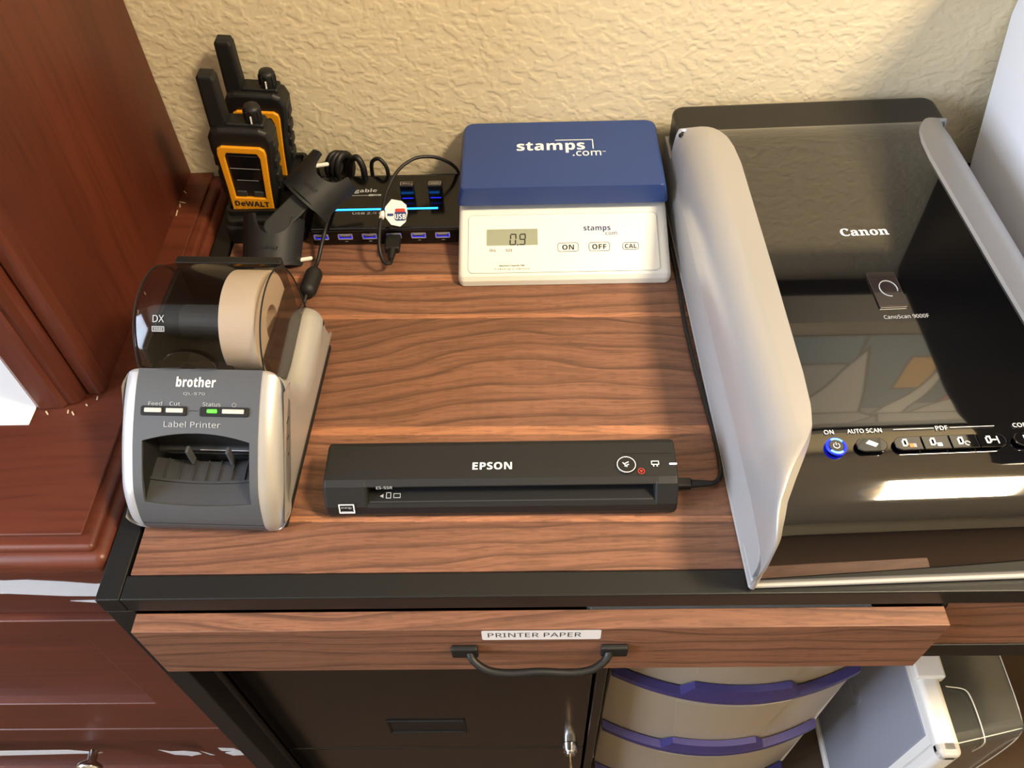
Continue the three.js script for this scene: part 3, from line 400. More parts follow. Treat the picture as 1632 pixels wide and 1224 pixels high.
// ---------------------------------------------------------------- label printer
{ const t = thing('label_printer', 'silver and gray label printer with smoked lid on the left of the desk', 'label printer', [-0.318, 0, 0.2717], -0.045);
  const xa = 0.0045, xb = 0.1295, fa = 0.0185, fb = 0.1135;
  const face = [[0.001, 0.004], [0.004, 0.014], [0.002, 0.026], [-0.006, 0.044], [-0.020, 0.059], [-0.037, 0.0735], [-0.056, 0.0865], [-0.070, 0.0945], [-0.0815, 0.0995]];
  const fc = new THREE.SplineCurve(face.map(p => new THREE.Vector2(...p))), FP = u => { const p = fc.getPointAt(Math.min(1, Math.max(0, u))), q = fc.getTangentAt(Math.min(1, Math.max(0, u))); return { z: p.x, y: p.y, tz: q.x, ty: q.y }; };   // z,y
  const rx = u => { const q = FP(u); return -Math.atan2(-q.tz, q.ty); };
  const side = [...fc.getPoints(24).map(p => [p.x, p.y - 0.0005]), [-0.0845, 0.0955], [-0.089, 0.083], [-0.095, 0.068], [-0.103, 0.057], [-0.113, 0.0515], [-0.128, 0.0505], [-0.155, 0.0535], [-0.178, 0.0565], [-0.190, 0.055], [-0.1955, 0.048], [-0.1965, 0.03], [-0.196, 0.004]];
  const pillow = (xf, xo, D) => {          // flush with the face at xf, rounding over to the outer side at xo
    const n = side.length, inn = side.map((p, i) => { const a = side[(i + n - 1) % n], b = side[(i + 1) % n], tz = b[0] - a[0], ty = b[1] - a[1], l = Math.hypot(tz, ty) || 1; return [-ty / l, tz / l]; });
    const cz = -0.09, cy = 0.035, at2 = (i, a) => { const k = i % n, p = side[k]; let [nz, ny] = inn[k]; if (nz * (cz - p[0]) + ny * (cy - p[1]) < 0) { nz = -nz; ny = -ny; } const d = (D + 0.005) * (1 - Math.cos(a)); return [xf + (xo - xf) * Math.sin(a), Math.max(0.002, p[1] + ny * d), p[0] + nz * d]; };
    const flatCap = (a) => { const q = side.map((_, i) => at2(i, a)); return new THREE.ShapeGeometry(new THREE.Shape(q.map(p => new THREE.Vector2(-p[2], p[1])))).rotateY(Math.PI / 2).translate(q[0][0], 0, 0); };
    return merge([grid(n, 10, (u, v) => at2(Math.round(u * n), v * Math.PI / 2)), flatCap(0), flatCap(Math.PI / 2)]);
  };
  part('side_panel', pillow(fa, xa, 0.010), M.silver, t, 'silver side panel'); part('side_panel', pillow(fb, xb, 0.012), M.silver, t, 'silver side panel');
  part('base', lim(xa + 0.004, xb - 0.004, 0.001, 0.046, -0.194, -0.045, 0.004), M.grayDark, t, 'dark gray base'); part('base_plate', lim(xa + 0.003, xb - 0.003, 0.0, 0.006, -0.192, -0.004, 0.002), M.black, t);
  // gray face with the label outlet cut through it
  const NU = 60, out = (u, v) => { const x = fa + (fb - fa) * v, p = FP(u); return [x, p.y, p.z]; }, back = (u, v) => { const x = fa + (fb - fa) * v, p = FP(u); return [x, p.y - 0.0035 * Math.abs(p.tz) - 0.0005, p.z - 0.0035 * p.ty]; };
  const sub = (f, u0, u1, v0, v1) => (u, v) => f(u0 + (u1 - u0) * u, v0 + (v1 - v0) * v);
  const S0 = 0.255, S1 = 0.60, V0 = 0.075, V1 = 0.935, arch = v => S1 + 0.045 * (1 - (2 * v - 1) ** 2) , floorU = v => S0 - 0.022 * (1 - (2 * v - 1) ** 2);
  const geo = []; const put = (u0, u1, v0, v1, n = 30, m = 16) => geo.push(slab(n, m, sub(out, u0, u1, v0, v1), sub(back, u0, u1, v0, v1)));
  put(0.10, 1, 0, V0, 40, 4); put(0.10, 1, V1, 1, 40, 4);
  geo.push(slab(24, 30, (u, v) => out(arch(v) + (1 - arch(v)) * u, V0 + (V1 - V0) * v), (u, v) => back(arch(v) + (1 - arch(v)) * u, V0 + (V1 - V0) * v)));
  geo.push(slab(16, 30, (u, v) => out(0.10 + (floorU(v) - 0.10) * u, V0 + (V1 - V0) * v), (u, v) => back(0.10 + (floorU(v) - 0.10) * u, V0 + (V1 - V0) * v)));
  part('front_face', merge(geo), M.grayFace, t, 'gray front face with label outlet');
  part('chin', slab(10, 4, sub(out, 0, 0.09, 0, 1), sub(back, 0, 0.09, 0, 1)), M.grayFace, t, 'lower flap of the front');
  // outlet recess: sloping ribbed tray, dark throat, two guide fins
  const xs = v => fa + (fb - fa) * (V0 + (V1 - V0) * v), fl = FP(S0 - 0.01), up = FP(S1 + 0.04);
  part('outlet_tray', grid(14, 40, (u, v) => { const f = FP(floorU(v)); return [xs(v), f.y - 0.001 + 0.006 * Math.sin(u * Math.PI * 0.5) + 0.0006 * (Math.abs((v * 8) % 1 - 0.5) < 0.03 ? -1 : 0) * (u > 0.45 ? 1 : 0), f.z - 0.001 - 0.036 * u - (u > 0.45 ? 0.0 : 0)]; }), M.grayDark, t, 'dark ribbed label outlet tray');
  const tray = (u, v, h) => { const f = FP(floorU(v)); return [xs(v), f.y - 0.001 + 0.006 * Math.sin(u * Math.PI * 0.5) + h, f.z - 0.001 - 0.036 * u]; };
  for (const v of [0.12, 0.25, 0.38, 0.5, 0.62, 0.75, 0.88]) part('tray_rib', slab(8, 1, (u, q) => tray(0.5 + 0.5 * u, v + 0.010 * q, 0.0014), (u, q) => tray(0.5 + 0.5 * u, v + 0.010 * q, -0.0005)), M.grayDark, t);
  part('tray_step', slab(2, 30, (u, v) => tray(0.46 + 0.05 * u, v, 0.0016), (u, v) => tray(0.46 + 0.05 * u, v, -0.0005)), M.grayDark, t);
  part('outlet_throat', merge([lim(xs(0), xs(1), fl.y - 0.012, up.y + 0.004, -0.062, -0.0495, 0.001), ...[xs(0) - 0.0012, xs(1)].map(x => sideExt([...Array(12)].map((_, i) => { const f = FP(0.18 + i * 0.042); return [f.z - 0.0015 * f.ty - 0.0004, f.y - 0.0015]; }).concat([[-0.06, up.y], [-0.06, fl.y - 0.012], [-0.01, fl.y - 0.012]]), x, x + 0.0012, 0))]), M.deep, t);
  part('cutter_bar', merge([lim(xs(0.08), xs(0.98), fl.y + 0.0045, fl.y + 0.0075, -0.050, -0.043, 0.001)]), M.black, t);
  part('label_edge', lim(xs(0.40), xs(0.90), fl.y + 0.008, fl.y + 0.0084, -0.0500, -0.0455, 0.0002), M.paper, t, 'white edge of the label tape');
  for (const v of [0.36, 0.74]) part('guide_fin', lim(xs(v) - 0.0012, xs(v) + 0.0012, fl.y + 0.005, fl.y + 0.022, -0.040, -0.034, 0.0006).rotateX(0), M.grayFace, t);
  // lettering and buttons on the face
  const onF = (g, u, x, h = 0.0002) => { const p = FP(u); return lay(g, [x, p.y + h, p.z], rx(u)); };
  const cx = (fa + fb) / 2;
  part('lettering', onF(lettering('brother', 'bold', 0.0300, 0.0078), 0.925, cx - 0.002), M.print, t);
  part('lettering', onF(lettering('QL-570', 'reg', 0.0165, 0.0026), 0.858, cx - 0.0025), M.grayPrint, t);
  part('lettering', onF(lettering('Label Printer', 'reg', 0.0430, 0.0046), 0.692, cx - 0.0025), M.grayPrint, t);
  for (const [s, x, w] of [['Feed', cx - 0.0315, 0.0105], ['Cut', cx - 0.0165, 0.0080], ['Status', cx + 0.0115, 0.0135]]) part('lettering', onF(lettering(s, 'reg', w, 0.0030), 0.803, x), M.grayPrint, t);
  part('symbol', merge([onF(new THREE.TorusGeometry(0.0015, 0.0002, 6, 20, 5).rotateZ(2.2), 0.803, cx + 0.0285), onF(lim(-0.0002, 0.0002, 0.0004, 0.002, 0, 0.0003, 0.0001, 1), 0.803, cx + 0.0285)]), M.grayPrint, t);
  for (const [x, w] of [[cx - 0.0245, 0.0350], [cx + 0.0215, 0.0370]]) part('button_bezel', onF(ext(rrect(w, 0.0072, 0.0016), 0.0016, 0.0004), 0.766, x, -0.0006), M.deep, t);
  for (const [x, w, m] of [[cx - 0.0325, 0.0130, M.button], [cx - 0.0160, 0.0130, M.button], [cx + 0.0285, 0.0165, M.button]]) part('button', onF(ext(rrect(w, 0.0034, 0.0006), 0.0018, 0.0004), 0.766, x, 0.0002), m, t, 'pale push button');
  part('status_light', onF(ext(rrect(0.0075, 0.0026, 0.0006), 0.0016, 0.0003), 0.766, cx + 0.0125, 0.0002), M.ledGreen, t, 'green status light');
  part('groove', onF(lim(-0.0035, 0.0035, -0.0002, 0.0002, 0, 0.0002, 0.0001, 1), 0.766, cx - 0.002), M.deep, t);
  const gr = []; for (const [i, l] of [[0, 0.0075], [1, 0.005], [2, 0.003]]) gr.push(rb(0.0012, 0.0022, l, 0.0008, xb - 0.0004, 0.0665 - i * 0.0095, -0.060 + i * 0.009).translate(0, 0, 0));
  part('speaker_slot', merge(gr), M.grayDark, t);
  // smoked lid
  const lidP = [[-0.0815, 0.0995], [-0.086, 0.110], [-0.093, 0.1215], [-0.104, 0.132], [-0.118, 0.1385], [-0.134, 0.1405], [-0.150, 0.138], [-0.164, 0.1305], [-0.1755, 0.118], [-0.184, 0.1], [-0.189, 0.078], [-0.191, 0.052]];
  const lc = new THREE.SplineCurve(lidP.map(p => new THREE.Vector2(...p))); const la = fa - 0.0005, lb = fb + 0.0005;
  const lidTop = k => grid(50, 12, (u, v) => { const p = lc.getPointAt(u); const e = Math.pow(Math.abs(2 * v - 1), 8) * 0.003 + k; return [la + (lb - la) * v, p.y - e, p.x - (p.x + 0.134) * 0.02 * 0 + (p.x > -0.134 ? -1 : 1) * e * 0.5]; });
  const cap = x => { const s = new THREE.Shape([...lc.getPoints(50).map(p => new THREE.Vector2(-p.x, p.y - 0.0035)), ...[[-0.178, 0.052], [-0.128, 0.048], [-0.110, 0.049], [-0.100, 0.056], [-0.092, 0.070], [-0.086, 0.085]].map(([z, y]) => new THREE.Vector2(-z, y))]); return new THREE.ShapeGeometry(s).rotateY(Math.PI / 2).translate(x, 0, 0); };
  const lid = part('lid', merge([lidTop(0), cap(la), cap(lb)]), M.smoke, t, 'smoked translucent lid');
  part('lid_edge', merge([la, lb].map(x => new THREE.TubeGeometry(new THREE.CatmullRomCurve3(lc.getPoints(40).map(p => V(x, p.y - 0.003, p.x))), 60, 0.0007, 6))), M.deep, lid);
  part('grip_lens', slab(8, 24, (u, v) => { const a = Math.PI * v, r = 0.021 * (1 - 0.75 * u), x = cx - 0.008 + r * Math.cos(a), q = r * Math.sin(a) * 0.62; return [x, 0.1015 + q * 0.92 + 0.002, -0.082 - q * 0.45 + 0.003]; }, (u, v) => { const a = Math.PI * v, r = 0.021 * (1 - 0.75 * u), x = cx - 0.008 + r * Math.cos(a), q = r * Math.sin(a) * 0.62; return [x, 0.1005 + q * 0.92, -0.083 - q * 0.45 + 0.002]; }), M.smoke, lid, 'raised half-round lid grip');
  const onLid = (g, u, x) => { const q = lc.getPointAt(u), d = lc.getTangentAt(u); return lay(g, [x, q.y + 0.0004 + 0.0002, q.x + 0.0004], -Math.atan2(-d.x, d.y)); };
  part('lettering', merge([onLid(lettering('DX', 'reg', 0.0086, 0.0052), 0.205, fa + 0.0200), onLid(frame(0.0094, 0.0040, 0.0006, 0.0003, 0.0003), 0.165, fa + 0.0198), ...[0, 1, 2, 3, 4].map(i => onLid(lim(-0.0004, 0.0004, -0.0011, 0.0011, 0, 0.0003, 0.0001, 1), 0.165, fa + 0.0170 + i * 0.0014))]), M.grayPrint, lid);
  part('roll_cradle', merge([lim(fa + 0.002, fa + 0.006, 0.046, 0.11, -0.18, -0.092, 0.001), lim(fb - 0.006, fb - 0.002, 0.046, 0.092, -0.18, -0.098, 0.001), lim(fa + 0.006, fb - 0.006, 0.045, 0.05, -0.185, -0.09, 0.001), lim(fa + 0.004, fb - 0.004, 0.05, 0.118, -0.186, -0.178, 0.001), lim(fa + 0.004, fb - 0.03, 0.05, 0.088, -0.1, -0.088, 0.002)]), M.black, t, 'dark roll compartment');
}
{ const t = thing('label_roll', 'cream label roll seen through the smoked lid of the label printer', 'label roll', [-0.318, 0, 0.2717], -0.045);
  const c = [0.093, -0.1365], r = 0.0415;
  const s = new THREE.Shape().absarc(0, 0, r, 0, Math.PI * 2); s.holes.push(new THREE.Path().absarc(0, 0, 0.014, 0, Math.PI * 2));
  part('roll', ext(s, 0.028, 0.001, 2, 48).rotateY(Math.PI / 2).translate(0.079, c[0], c[1]), M.tan.clone(), t); t.children[0].material.color.set('#e8dcc6');
  part('spool', ext(new THREE.Shape().absarc(0, 0, 0.0135, 0, Math.PI * 2), 0.055, 0.001).rotateY(Math.PI / 2).translate(0.036, c[0], c[1]), M.black, t);
}

// ---------------------------------------------------------------- portable document scanner
{ const t = thing('portable_scanner', 'slim black portable document scanner on the walnut desk', 'scanner', [-0.1609, 0, 0.2639]);
  const L = 0.2725, sec = [[0.0005, 0.002], [0.0025, 0.008], [0.0015, 0.0165], [-0.0035, 0.0245], [-0.0075, 0.031], [-0.0125, 0.0338], [-0.043, 0.0345], [-0.0475, 0.0325], [-0.0492, 0.028], [-0.0492, 0.004], [-0.047, 0.0015], [-0.004, 0.0015]];
  const yS = (z) => 0;
  // body in three lengths so that the feed slot is a real gap
  const x0 = 0.034, x1 = 0.2545;
  part('body', merge([sideExt(sec, 0, x0, 0.0025, 4), sideExt(sec, x1, L, 0.0025, 4),
    sideExt([[-0.0135, 0.0338], [-0.043, 0.0345], [-0.0475, 0.0325], [-0.0492, 0.028], [-0.0492, 0.004], [-0.047, 0.0015], [-0.016, 0.0015], [-0.016, 0.030]], x0 - 0.003, x1 + 0.003, 0.0006, 2),
    sideExt([[0.0005, 0.002], [0.0025, 0.008], [0.0015, 0.0155], [-0.0005, 0.0182], [-0.018, 0.0185], [-0.018, 0.0015], [-0.004, 0.0015]], x0 - 0.003, x1 + 0.003, 0.0006, 2),
    sideExt([[-0.008, 0.0305], [-0.0125, 0.0338], [-0.02, 0.0342], [-0.02, 0.0275], [-0.009, 0.0275]], x0 - 0.003, x1 + 0.003, 0.0006, 2)]), M.blackSoft, t, 'matt black case with feed slot');
  part('feed_slot', lim(x0, x1, 0.0185, 0.0275, -0.0165, -0.0150, 0.0003), M.deep, t);
  part('slot_lip', lim(x0 + 0.001, x1 - 0.001, 0.0183, 0.0190, -0.0025, -0.0012, 0.0003, 1), M.grayDark, t);
  const Y = 0.0346, F = (g, x, z, h = 0) => lay(g, [x, Y + h, z], -Math.PI / 2);
  part('lettering', F(lettering('EPSON', 'bold', 0.0305, 0.0066), 0.1302, -0.0232), M.print, t);
  const bt = part('scan_button', F(new THREE.CylinderGeometry(0.0078, 0.0082, 0.0008, 36).rotateX(Math.PI / 2), 0.2333, -0.0224, 0.0003), M.black, t, 'round scan button');
  part('button_ring', new THREE.TorusGeometry(0.0070, 0.00032, 8, 40).rotateX(Math.PI / 2).translate(0.2333, Y + 0.0008, -0.0224), M.print, bt, 'white ring');
  part('symbol', merge([F(lim(-0.0022, 0.0022, -0.0004, 0.0004, 0, 0.0003, 0.0001, 1).rotateZ(0.5), 0.2333, -0.0238, 0.0007), F(lim(-0.0022, 0.0016, -0.0004, 0.0004, 0, 0.0003, 0.0001, 1).rotateZ(0.5), 0.2338, -0.0218, 0.0007), F(lim(-0.0026, 0.0026, -0.0004, 0.0004, 0, 0.0003, 0.0001, 1).rotateZ(-0.9), 0.2322, -0.0222, 0.0007)]), M.print, bt);
  part('stop_symbol', merge([new THREE.TorusGeometry(0.0024, 0.0003, 8, 28).rotateX(Math.PI / 2).translate(0.2443, Y + 0.0002, -0.0166), F(ext(shapeOf([[-0.0014, 0.0008], [0.0014, 0.0008], [0, -0.0015]]), 0.0003), 0.2443, -0.0166)]), M.red, t, 'red cancel mark');
  part('symbol', merge([F(frame(0.0060, 0.0036, 0.0006, 0.0004, 0.0003), 0.2555, -0.0240), F(lim(-0.0018, -0.0009, -0.0030, -0.0016, 0, 0.0003, 0.0001, 1), 0.2555, -0.0236), F(lim(0.0009, 0.0018, -0.0030, -0.0016, 0, 0.0003, 0.0001, 1), 0.2555, -0.0236)]), M.print, t);
  part('status_light', F(ext(rrect(0.0058, 0.0012, 0.0005), 0.0006, 0.0001), 0.2693, -0.0232, -0.0006).rotateZ(0), M.ledWhite, t, 'glowing white status light');
  part('seam', merge([F(lim(0, 0.04, -0.00015, 0.00015, 0, 0.0002, 0.00005, 1), 0.2305, -0.0330, -0.0001), F(lim(0, 0.036, -0.00015, 0.00015, 0, 0.0002, 0.00005, 1), 0.2345, -0.0128, -0.0009)]), M.deep, t);
  part('lettering', lay(lettering('ES-55R', 'reg', 0.0125, 0.0021), [0.0475, 0.0305, -0.0072], -0.95), M.grayPrint, t);
  part('symbol', merge([lay(ext(shapeOf([[-0.0016, 0], [0.0012, 0.0016], [0.0012, -0.0016]]), 0.0003), [0.0440, 0.0188, -0.007], -1.35), lay(frame(0.0040, 0.0050, 0.0006, 0.0004, 0.0003), [0.0492, 0.0188, -0.0075], -1.35), lay(frame(0.0056, 0.0038, 0.0005, 0.0004, 0.0003), [0.0558, 0.0188, -0.0072], -1.35)]), M.grayPrint, t);
  part('sticker', lay(frame(0.0122, 0.0090, 0.0009, 0.0004, 0.0003), [0.0172, 0.0158, 0.0022], -0.32), M.print, t, 'small square energy sticker');
  part('sticker_mark', lay(merge([lettering('energy', 'reg', 0.0085, 0.0018).translate(0, 0.0008, 0), lim(-0.0045, 0.0045, -0.0034, -0.0025, 0, 0.0002, 0.0001, 1)]), [0.0172, 0.0158, 0.0023], -0.32), M.grayPrint, t);
}

// ---------------------------------------------------------------- postal scale
{ const t = thing('postal_scale', 'white postal scale with blue weighing platform and digital display', 'scale', [-0.069, 0, 0]);
  const W = 0.2065, sl = Math.atan2(0.022, 0.065), X = 0.069;
  part('base', sideExt([[0.0085, 0.001], [0.0085, 0.007], [0.0065, 0.0115], [0.003, 0.0137], [-0.064, 0.0362], [-0.070, 0.0372], [-0.166, 0.0372], [-0.169, 0.034], [-0.169, 0.001]], 0, W, 0.006, 5), M.scaleWhite, t, 'white plastic body');
  for (const [x, z] of [[0.02, -0.005], [W - 0.02, -0.005], [0.02, -0.155], [W - 0.02, -0.155]]) part('foot', cyl(0.006, 0.006, 0.002, 14).translate(x, 0.001, z), M.black, t);
  const on = (g, x, v, h = 0.0004) => lay(g, [x + X, 0.0137 + v * Math.sin(sl) + h * Math.cos(sl), 0.003 - v * Math.cos(sl) + h * Math.sin(sl)], sl - Math.PI / 2);
  part('control_panel', on(ext(rrect(0.186, 0.0645, 0.005), 0.0006, 0.0002), 0.0338, 0.031, -0.0002), M.panelWhite, t, 'pale control panel');
  part('panel_outline', on(frame(0.186, 0.0645, 0.0003, 0.005, 0.0003), 0.0338, 0.031, 0.0003), M.grayPrint, t);
  const d = part('display', on(ext(rrect(0.0500, 0.0180, 0.0005), 0.0005), -0.0160, 0.0378), M.lcd, t, 'gray-green digital display');
  const seg = []; const digit = (cx, cy, on7) => { const w = 0.0052, h = 0.0115, q = 0.0011, S = [[0, h / 2, w, q], [w / 2, h / 4, q, h / 2 - q], [w / 2, -h / 4, q, h / 2 - q], [0, -h / 2, w, q], [-w / 2, -h / 4, q, h / 2 - q], [-w / 2, h / 4, q, h / 2 - q], [0, 0, w, q]]; for (const i of on7) { const [x, y, a, b] = S[i]; seg.push(on(lim(-a / 2, a / 2, -b / 2, b / 2, 0, 0.0002, 0.00005, 1), cx + x + y * 0.08, cy + y, 0.001)); } };
  digit(-0.0152, 0.0350, [0, 1, 2, 3, 4, 5]); digit(-0.0060, 0.0350, [0, 1, 2, 3, 5, 6]); seg.push(on(lim(-0.0007, 0.0007, -0.0007, 0.0007, 0, 0.0002, 0.00005, 1), -0.0107, 0.0290, 0.001));
  part('digits', merge(seg), M.darkPrint, d, 'display digits 0.9');
  for (const [s, x, w, h, tw] of [['ON', 0.0385, 0.0205, 0.0100, 0.0115], ['OFF', 0.0690, 0.0205, 0.0100, 0.0140], ['CAL', 0.0995, 0.0160, 0.0080, 0.0115]]) {
    const b = part('button', on(frame(w, h, 0.00045, 0.0028, 0.0003), x, 0.0256), M.darkPrint, t, 'printed push button'); part('lettering', on(lettering(s, 'bold', tw, 0.0056 * (w > 0.02 ? 1 : 0.85)), x, 0.0256), M.darkPrint, b); }
  part('lettering', on(merge([lettering('stamps', 'bold', 0.0265, 0.0072), lettering('.com', 'reg', 0.0130, 0.0034).translate(0.0130, -0.0055, 0)]), 0.0675, 0.0455), M.stampBlue, t);
  part('lettering', on(lettering('lbs', 'reg', 0.0058, 0.0034), -0.0352, 0.0237), M.darkPrint, t); part('lettering', on(lettering('ozs', 'reg', 0.0062, 0.0026), -0.0193, 0.0233), M.darkPrint, t);
  part('lettering', on(merge([lettering('Maximum Capacity 10lb', 'bold', 0.0245, 0.0020).translate(0, 0.0017, 0), lettering('0 - 2 lb x 0.1 oz / 2 - 10 lb x 0.2 oz', 'reg', 0.0340, 0.0016).translate(0, -0.0017, 0)]), -0.0165, 0.0046), M.darkPrint, t);
  // platform: bottom a little larger than its top, rounded back corners
  const yb = 0.0440, yt = 0.0650, P = (k) => { const w = W / 2 - k, zf = -0.0600 - k * 0.1, zb = -0.1705 + k * 0.4, r = 0.010, r2 = 0.004, pts = []; const arc = (cx, cz, rr, a0) => { for (let i = 0; i <= 8; i++) { const a = (a0 + i * 11.25) * Math.PI / 180; pts.push([cx + rr * Math.cos(a), cz + rr * Math.sin(a)]); } }; arc(w - r2, zf - r2, r2, 0); arc(-w + r2, zf - r2, r2, 90); arc(-w + r, zb + r, r, 180); arc(w - r, zb + r, r, 270); pts.push(pts[0]); return pts; };
  const rings = [[0, yb], [0, yb + 0.004], [0.0035, yt - 0.002], [0.0043, yt - 0.0006], [0.006, yt]].map(([k, y]) => P(k).map(([x, z]) => [x + W / 2, y, z])), n = rings[0].length - 1;
  const flat = (k, y) => { const s = new THREE.Shape(P(k).slice(0, -1).map(([x, z]) => new THREE.Vector2(x, -z))); return new THREE.ShapeGeometry(s).rotateX(-Math.PI / 2).translate(W / 2, y, 0); };
  part('platform', merge([...rings.slice(1).map((r, i) => grid(1, n, (u, v) => (u ? r : rings[i])[Math.round(v * n)])), flat(0.006, yt), flat(0, yb)]), M.blue, t, 'blue weighing platform');
  part('platform_post', lim(0.06, W - 0.06, 0.036, 0.045, -0.15, -0.09, 0.002), M.black, t);
  const T = (g, x, z) => lay(g, [x + X, yt + 0.0001, z], -Math.PI / 2);
  part('lettering', merge([T(lettering('stamps', 'bold', 0.0690, 0.0185), 0.0240, -0.1235), T(lettering('.com', 'reg', 0.0285, 0.0078), 0.0600, -0.1125), T(lettering('TM', 'reg', 0.0036, 0.0012), 0.0772, -0.1150), T(lim(-0.019, 0.019, -0.0005, 0.0005, 0, 0.0002, 0.0001, 1), 0.0478, -0.1355), T(lim(-0.0005, 0.0005, -0.0080, 0.0080, 0, 0.0002, 0.0001, 1), 0.0668, -0.1280)]), M.print, t);
}

// ---------------------------------------------------------------- USB hub, adapters, cables
{ const t = thing('usb_hub', 'glossy black USB hub with glowing blue bar behind the label printer', 'usb hub', [0, 0, 0]);
  const x0 = -0.2215, x1 = -0.061, zf = -0.0545, zb = -0.141, h = 0.0225;
  part('case', lim(x0, x1, 0.001, h, zb, zf, 0.0028, 4), M.blackGloss, t, 'glossy black case'); for (const [x, z] of [[x0 + 0.015, zf - 0.012], [x1 - 0.015, zf - 0.012], [x0 + 0.015, zb + 0.012], [x1 - 0.015, zb + 0.012]]) part('foot', cyl(0.004, 0.004, 0.002, 12).translate(x, 0.001, z), M.black, t);
  part('seam', lim(x0 + 0.002, x1 - 0.002, h - 0.0036, h - 0.003, zf - 0.0006, zf + 0.0001, 0.0001, 1), M.grayDark, t);
  part('light_bar', lim(-0.199, -0.0925, h - 0.0001, h + 0.0005, -0.0853, -0.0828, 0.0003, 1), M.ledBlue, t, 'glowing blue light bar');
  const F = (g, x, z) => lay(g, [x, h + 0.0001, z], -Math.PI / 2);
  part('lettering', F(lettering('plugable', 'bold', 0.0370, 0.0075), -0.1770, -0.1140), M.grayPrint, t); part('lettering', F(lettering('USB 2.0 Hub', 'reg', 0.0400, 0.0032), -0.1600, -0.0780), M.grayPrint, t);
  part('rule', merge([F(lim(-0.012, 0.006, -0.0004, 0.0004, 0, 0.0002, 0.0001, 1), -0.172, -0.1068), F(rb(0.013, 0.0028, 0.0002, 0.0001, 0, 0, 0, 1), -0.1600, -0.1072)]), M.grayPrint, t);
  [-0.2108, -0.1862, -0.1615, -0.1365, -0.1115, -0.0870].forEach((x, i) => {
    const p = part('port', merge([frame(0.0150, 0.0068, 0.0008, 0.0010, 0.0008).translate(x, 0.0122, zf - 0.0002), lim(x - 0.005, x + 0.005, 0.0128, 0.0142, zf - 0.0002, zf + 0.0003, 0.0002, 1)]), M.portFrame, t, 'metal USB port');
    part('port_glow', merge([lim(x - 0.0066, x - 0.0055, 0.0096, 0.0146, zf - 0.0002, zf + 0.0002, 0.0001, 1), lim(x + 0.0055, x + 0.0066, 0.0096, 0.0146, zf - 0.0002, zf + 0.0002, 0.0001, 1), lim(x - 0.005, x + 0.005, 0.0100, 0.0112, zf - 0.0002, zf + 0.0001, 0.0001, 1)]), M.portGlow, p, 'blue glow in the port');
    part('symbol', merge([lim(x - 0.0015, x + 0.002, 0.0058, 0.0061, zf, zf + 0.0002, 0.0001, 1), lim(x - 0.0002, x + 0.001, 0.0063, 0.0066, zf, zf + 0.0002, 0.0001, 1)]), M.grayPrint, p);
  });
}
[[-0.1240, 'black upright USB stub nearer the looped cable on the hub'], [-0.0950, 'black upright USB stub nearer the blue scale on the hub']].forEach(([x, label]) => {
  const t = thing('usb_adapter', label, 'usb adapter', [x, 0.0226, -0.1005], 0, 'upright stubs on the hub');
  part('case', rb(0.0145, 0.0185, 0.0075, 0.001, 0, 0.00925, 0), M.blackGloss, t);
  part('contact_window', merge([frame(0.0125, 0.0058, 0.0008, 0.0006, 0.0008).rotateX(-Math.PI / 2).translate(0, 0.0184, 0), lim(-0.0045, 0.0045, 0.0184, 0.0190, -0.0012, 0.0004, 0.0002, 1)]), M.usbMetal, t);
  part('glow_line', lim(-0.0058, 0.0055, 0.0030, 0.0038, 0.0036, 0.0040, 0.0001, 1), M.ledDeep, t, 'blue glow line'); });
{ const t = thing('usb_cable', 'black USB cable looped over the hub with a white tag', 'cable', [-0.1365, 0, -0.0545]);
  part('plug', merge([rb(0.0150, 0.0085, 0.021, 0.0022, 0, 0.0122, 0.0125), new THREE.CylinderGeometry(0.0025, 0.0046, 0.013, 16).rotateX(Math.PI / 2).translate(0, 0.0122, 0.029)]), M.black, t);
  part('wire', tube([[0, 0.0122, 0.034], [0.0005, 0.0125, 0.0405], [-0.0045, 0.016, 0.044], [-0.0085, 0.026, 0.038], [-0.0095, 0.035, 0.020], [-0.008, 0.041, -0.002], [-0.0045, 0.047, -0.030], [0.006, 0.053, -0.055], [0.022, 0.055, -0.070], [0.040, 0.050, -0.078], [0.053, 0.040, -0.083], [0.060, 0.028, -0.089], [0.064, 0.012, -0.098], [0.070, 0.005, -0.112]], 0.0018, 120, 8), M.cable, t);
  const tg = shapeOf([[-0.0105, 0.007], [-0.004, 0.0145], [0.006, 0.0125], [0.0105, 0.0085], [0.0115, 0.001], [0.0095, -0.008], [0.004, -0.0125], [-0.005, -0.0105], [-0.0105, -0.003]]);
  const tag = part('tag', ext(tg, 0.0006, 0.0002).rotateX(-0.85).translate(0.006, 0.0415, 0.0015), M.paper, t, 'white paper tag');
  part('tag_wrap', cyl(0.0026, 0.0026, 0.010, 16).rotateX(Math.PI / 2 - 0.1).translate(-0.0078, 0.0405, 0.001), M.paper, tag);
  const q = (g, x, y) => g.translate(x, y, 0.0009).rotateX(-0.85).translate(0.006, 0.0415, 0.0015);
  part('tag_emblem', q(ext(rrect(0.0115, 0.0095, 0.0025), 0.0002), 0.0045, -0.002), M.stampBlue, tag); part('tag_emblem', q(ext(rrect(0.0098, 0.0034, 0.0014), 0.0003), 0.0043, 0.0034), M.red, tag);
  part('tag_emblem', q(lim(-0.004, 0.002, -0.0012, 0.0012, 0, 0.0002, 0.0001, 1), -0.0045, -0.0008), M.stampBlue, tag); part('lettering', q(lettering('USB', 'bold', 0.0105, 0.0052), 0.0045, -0.0028).translate(0, 0.0002, 0.0002), M.print, tag);
}
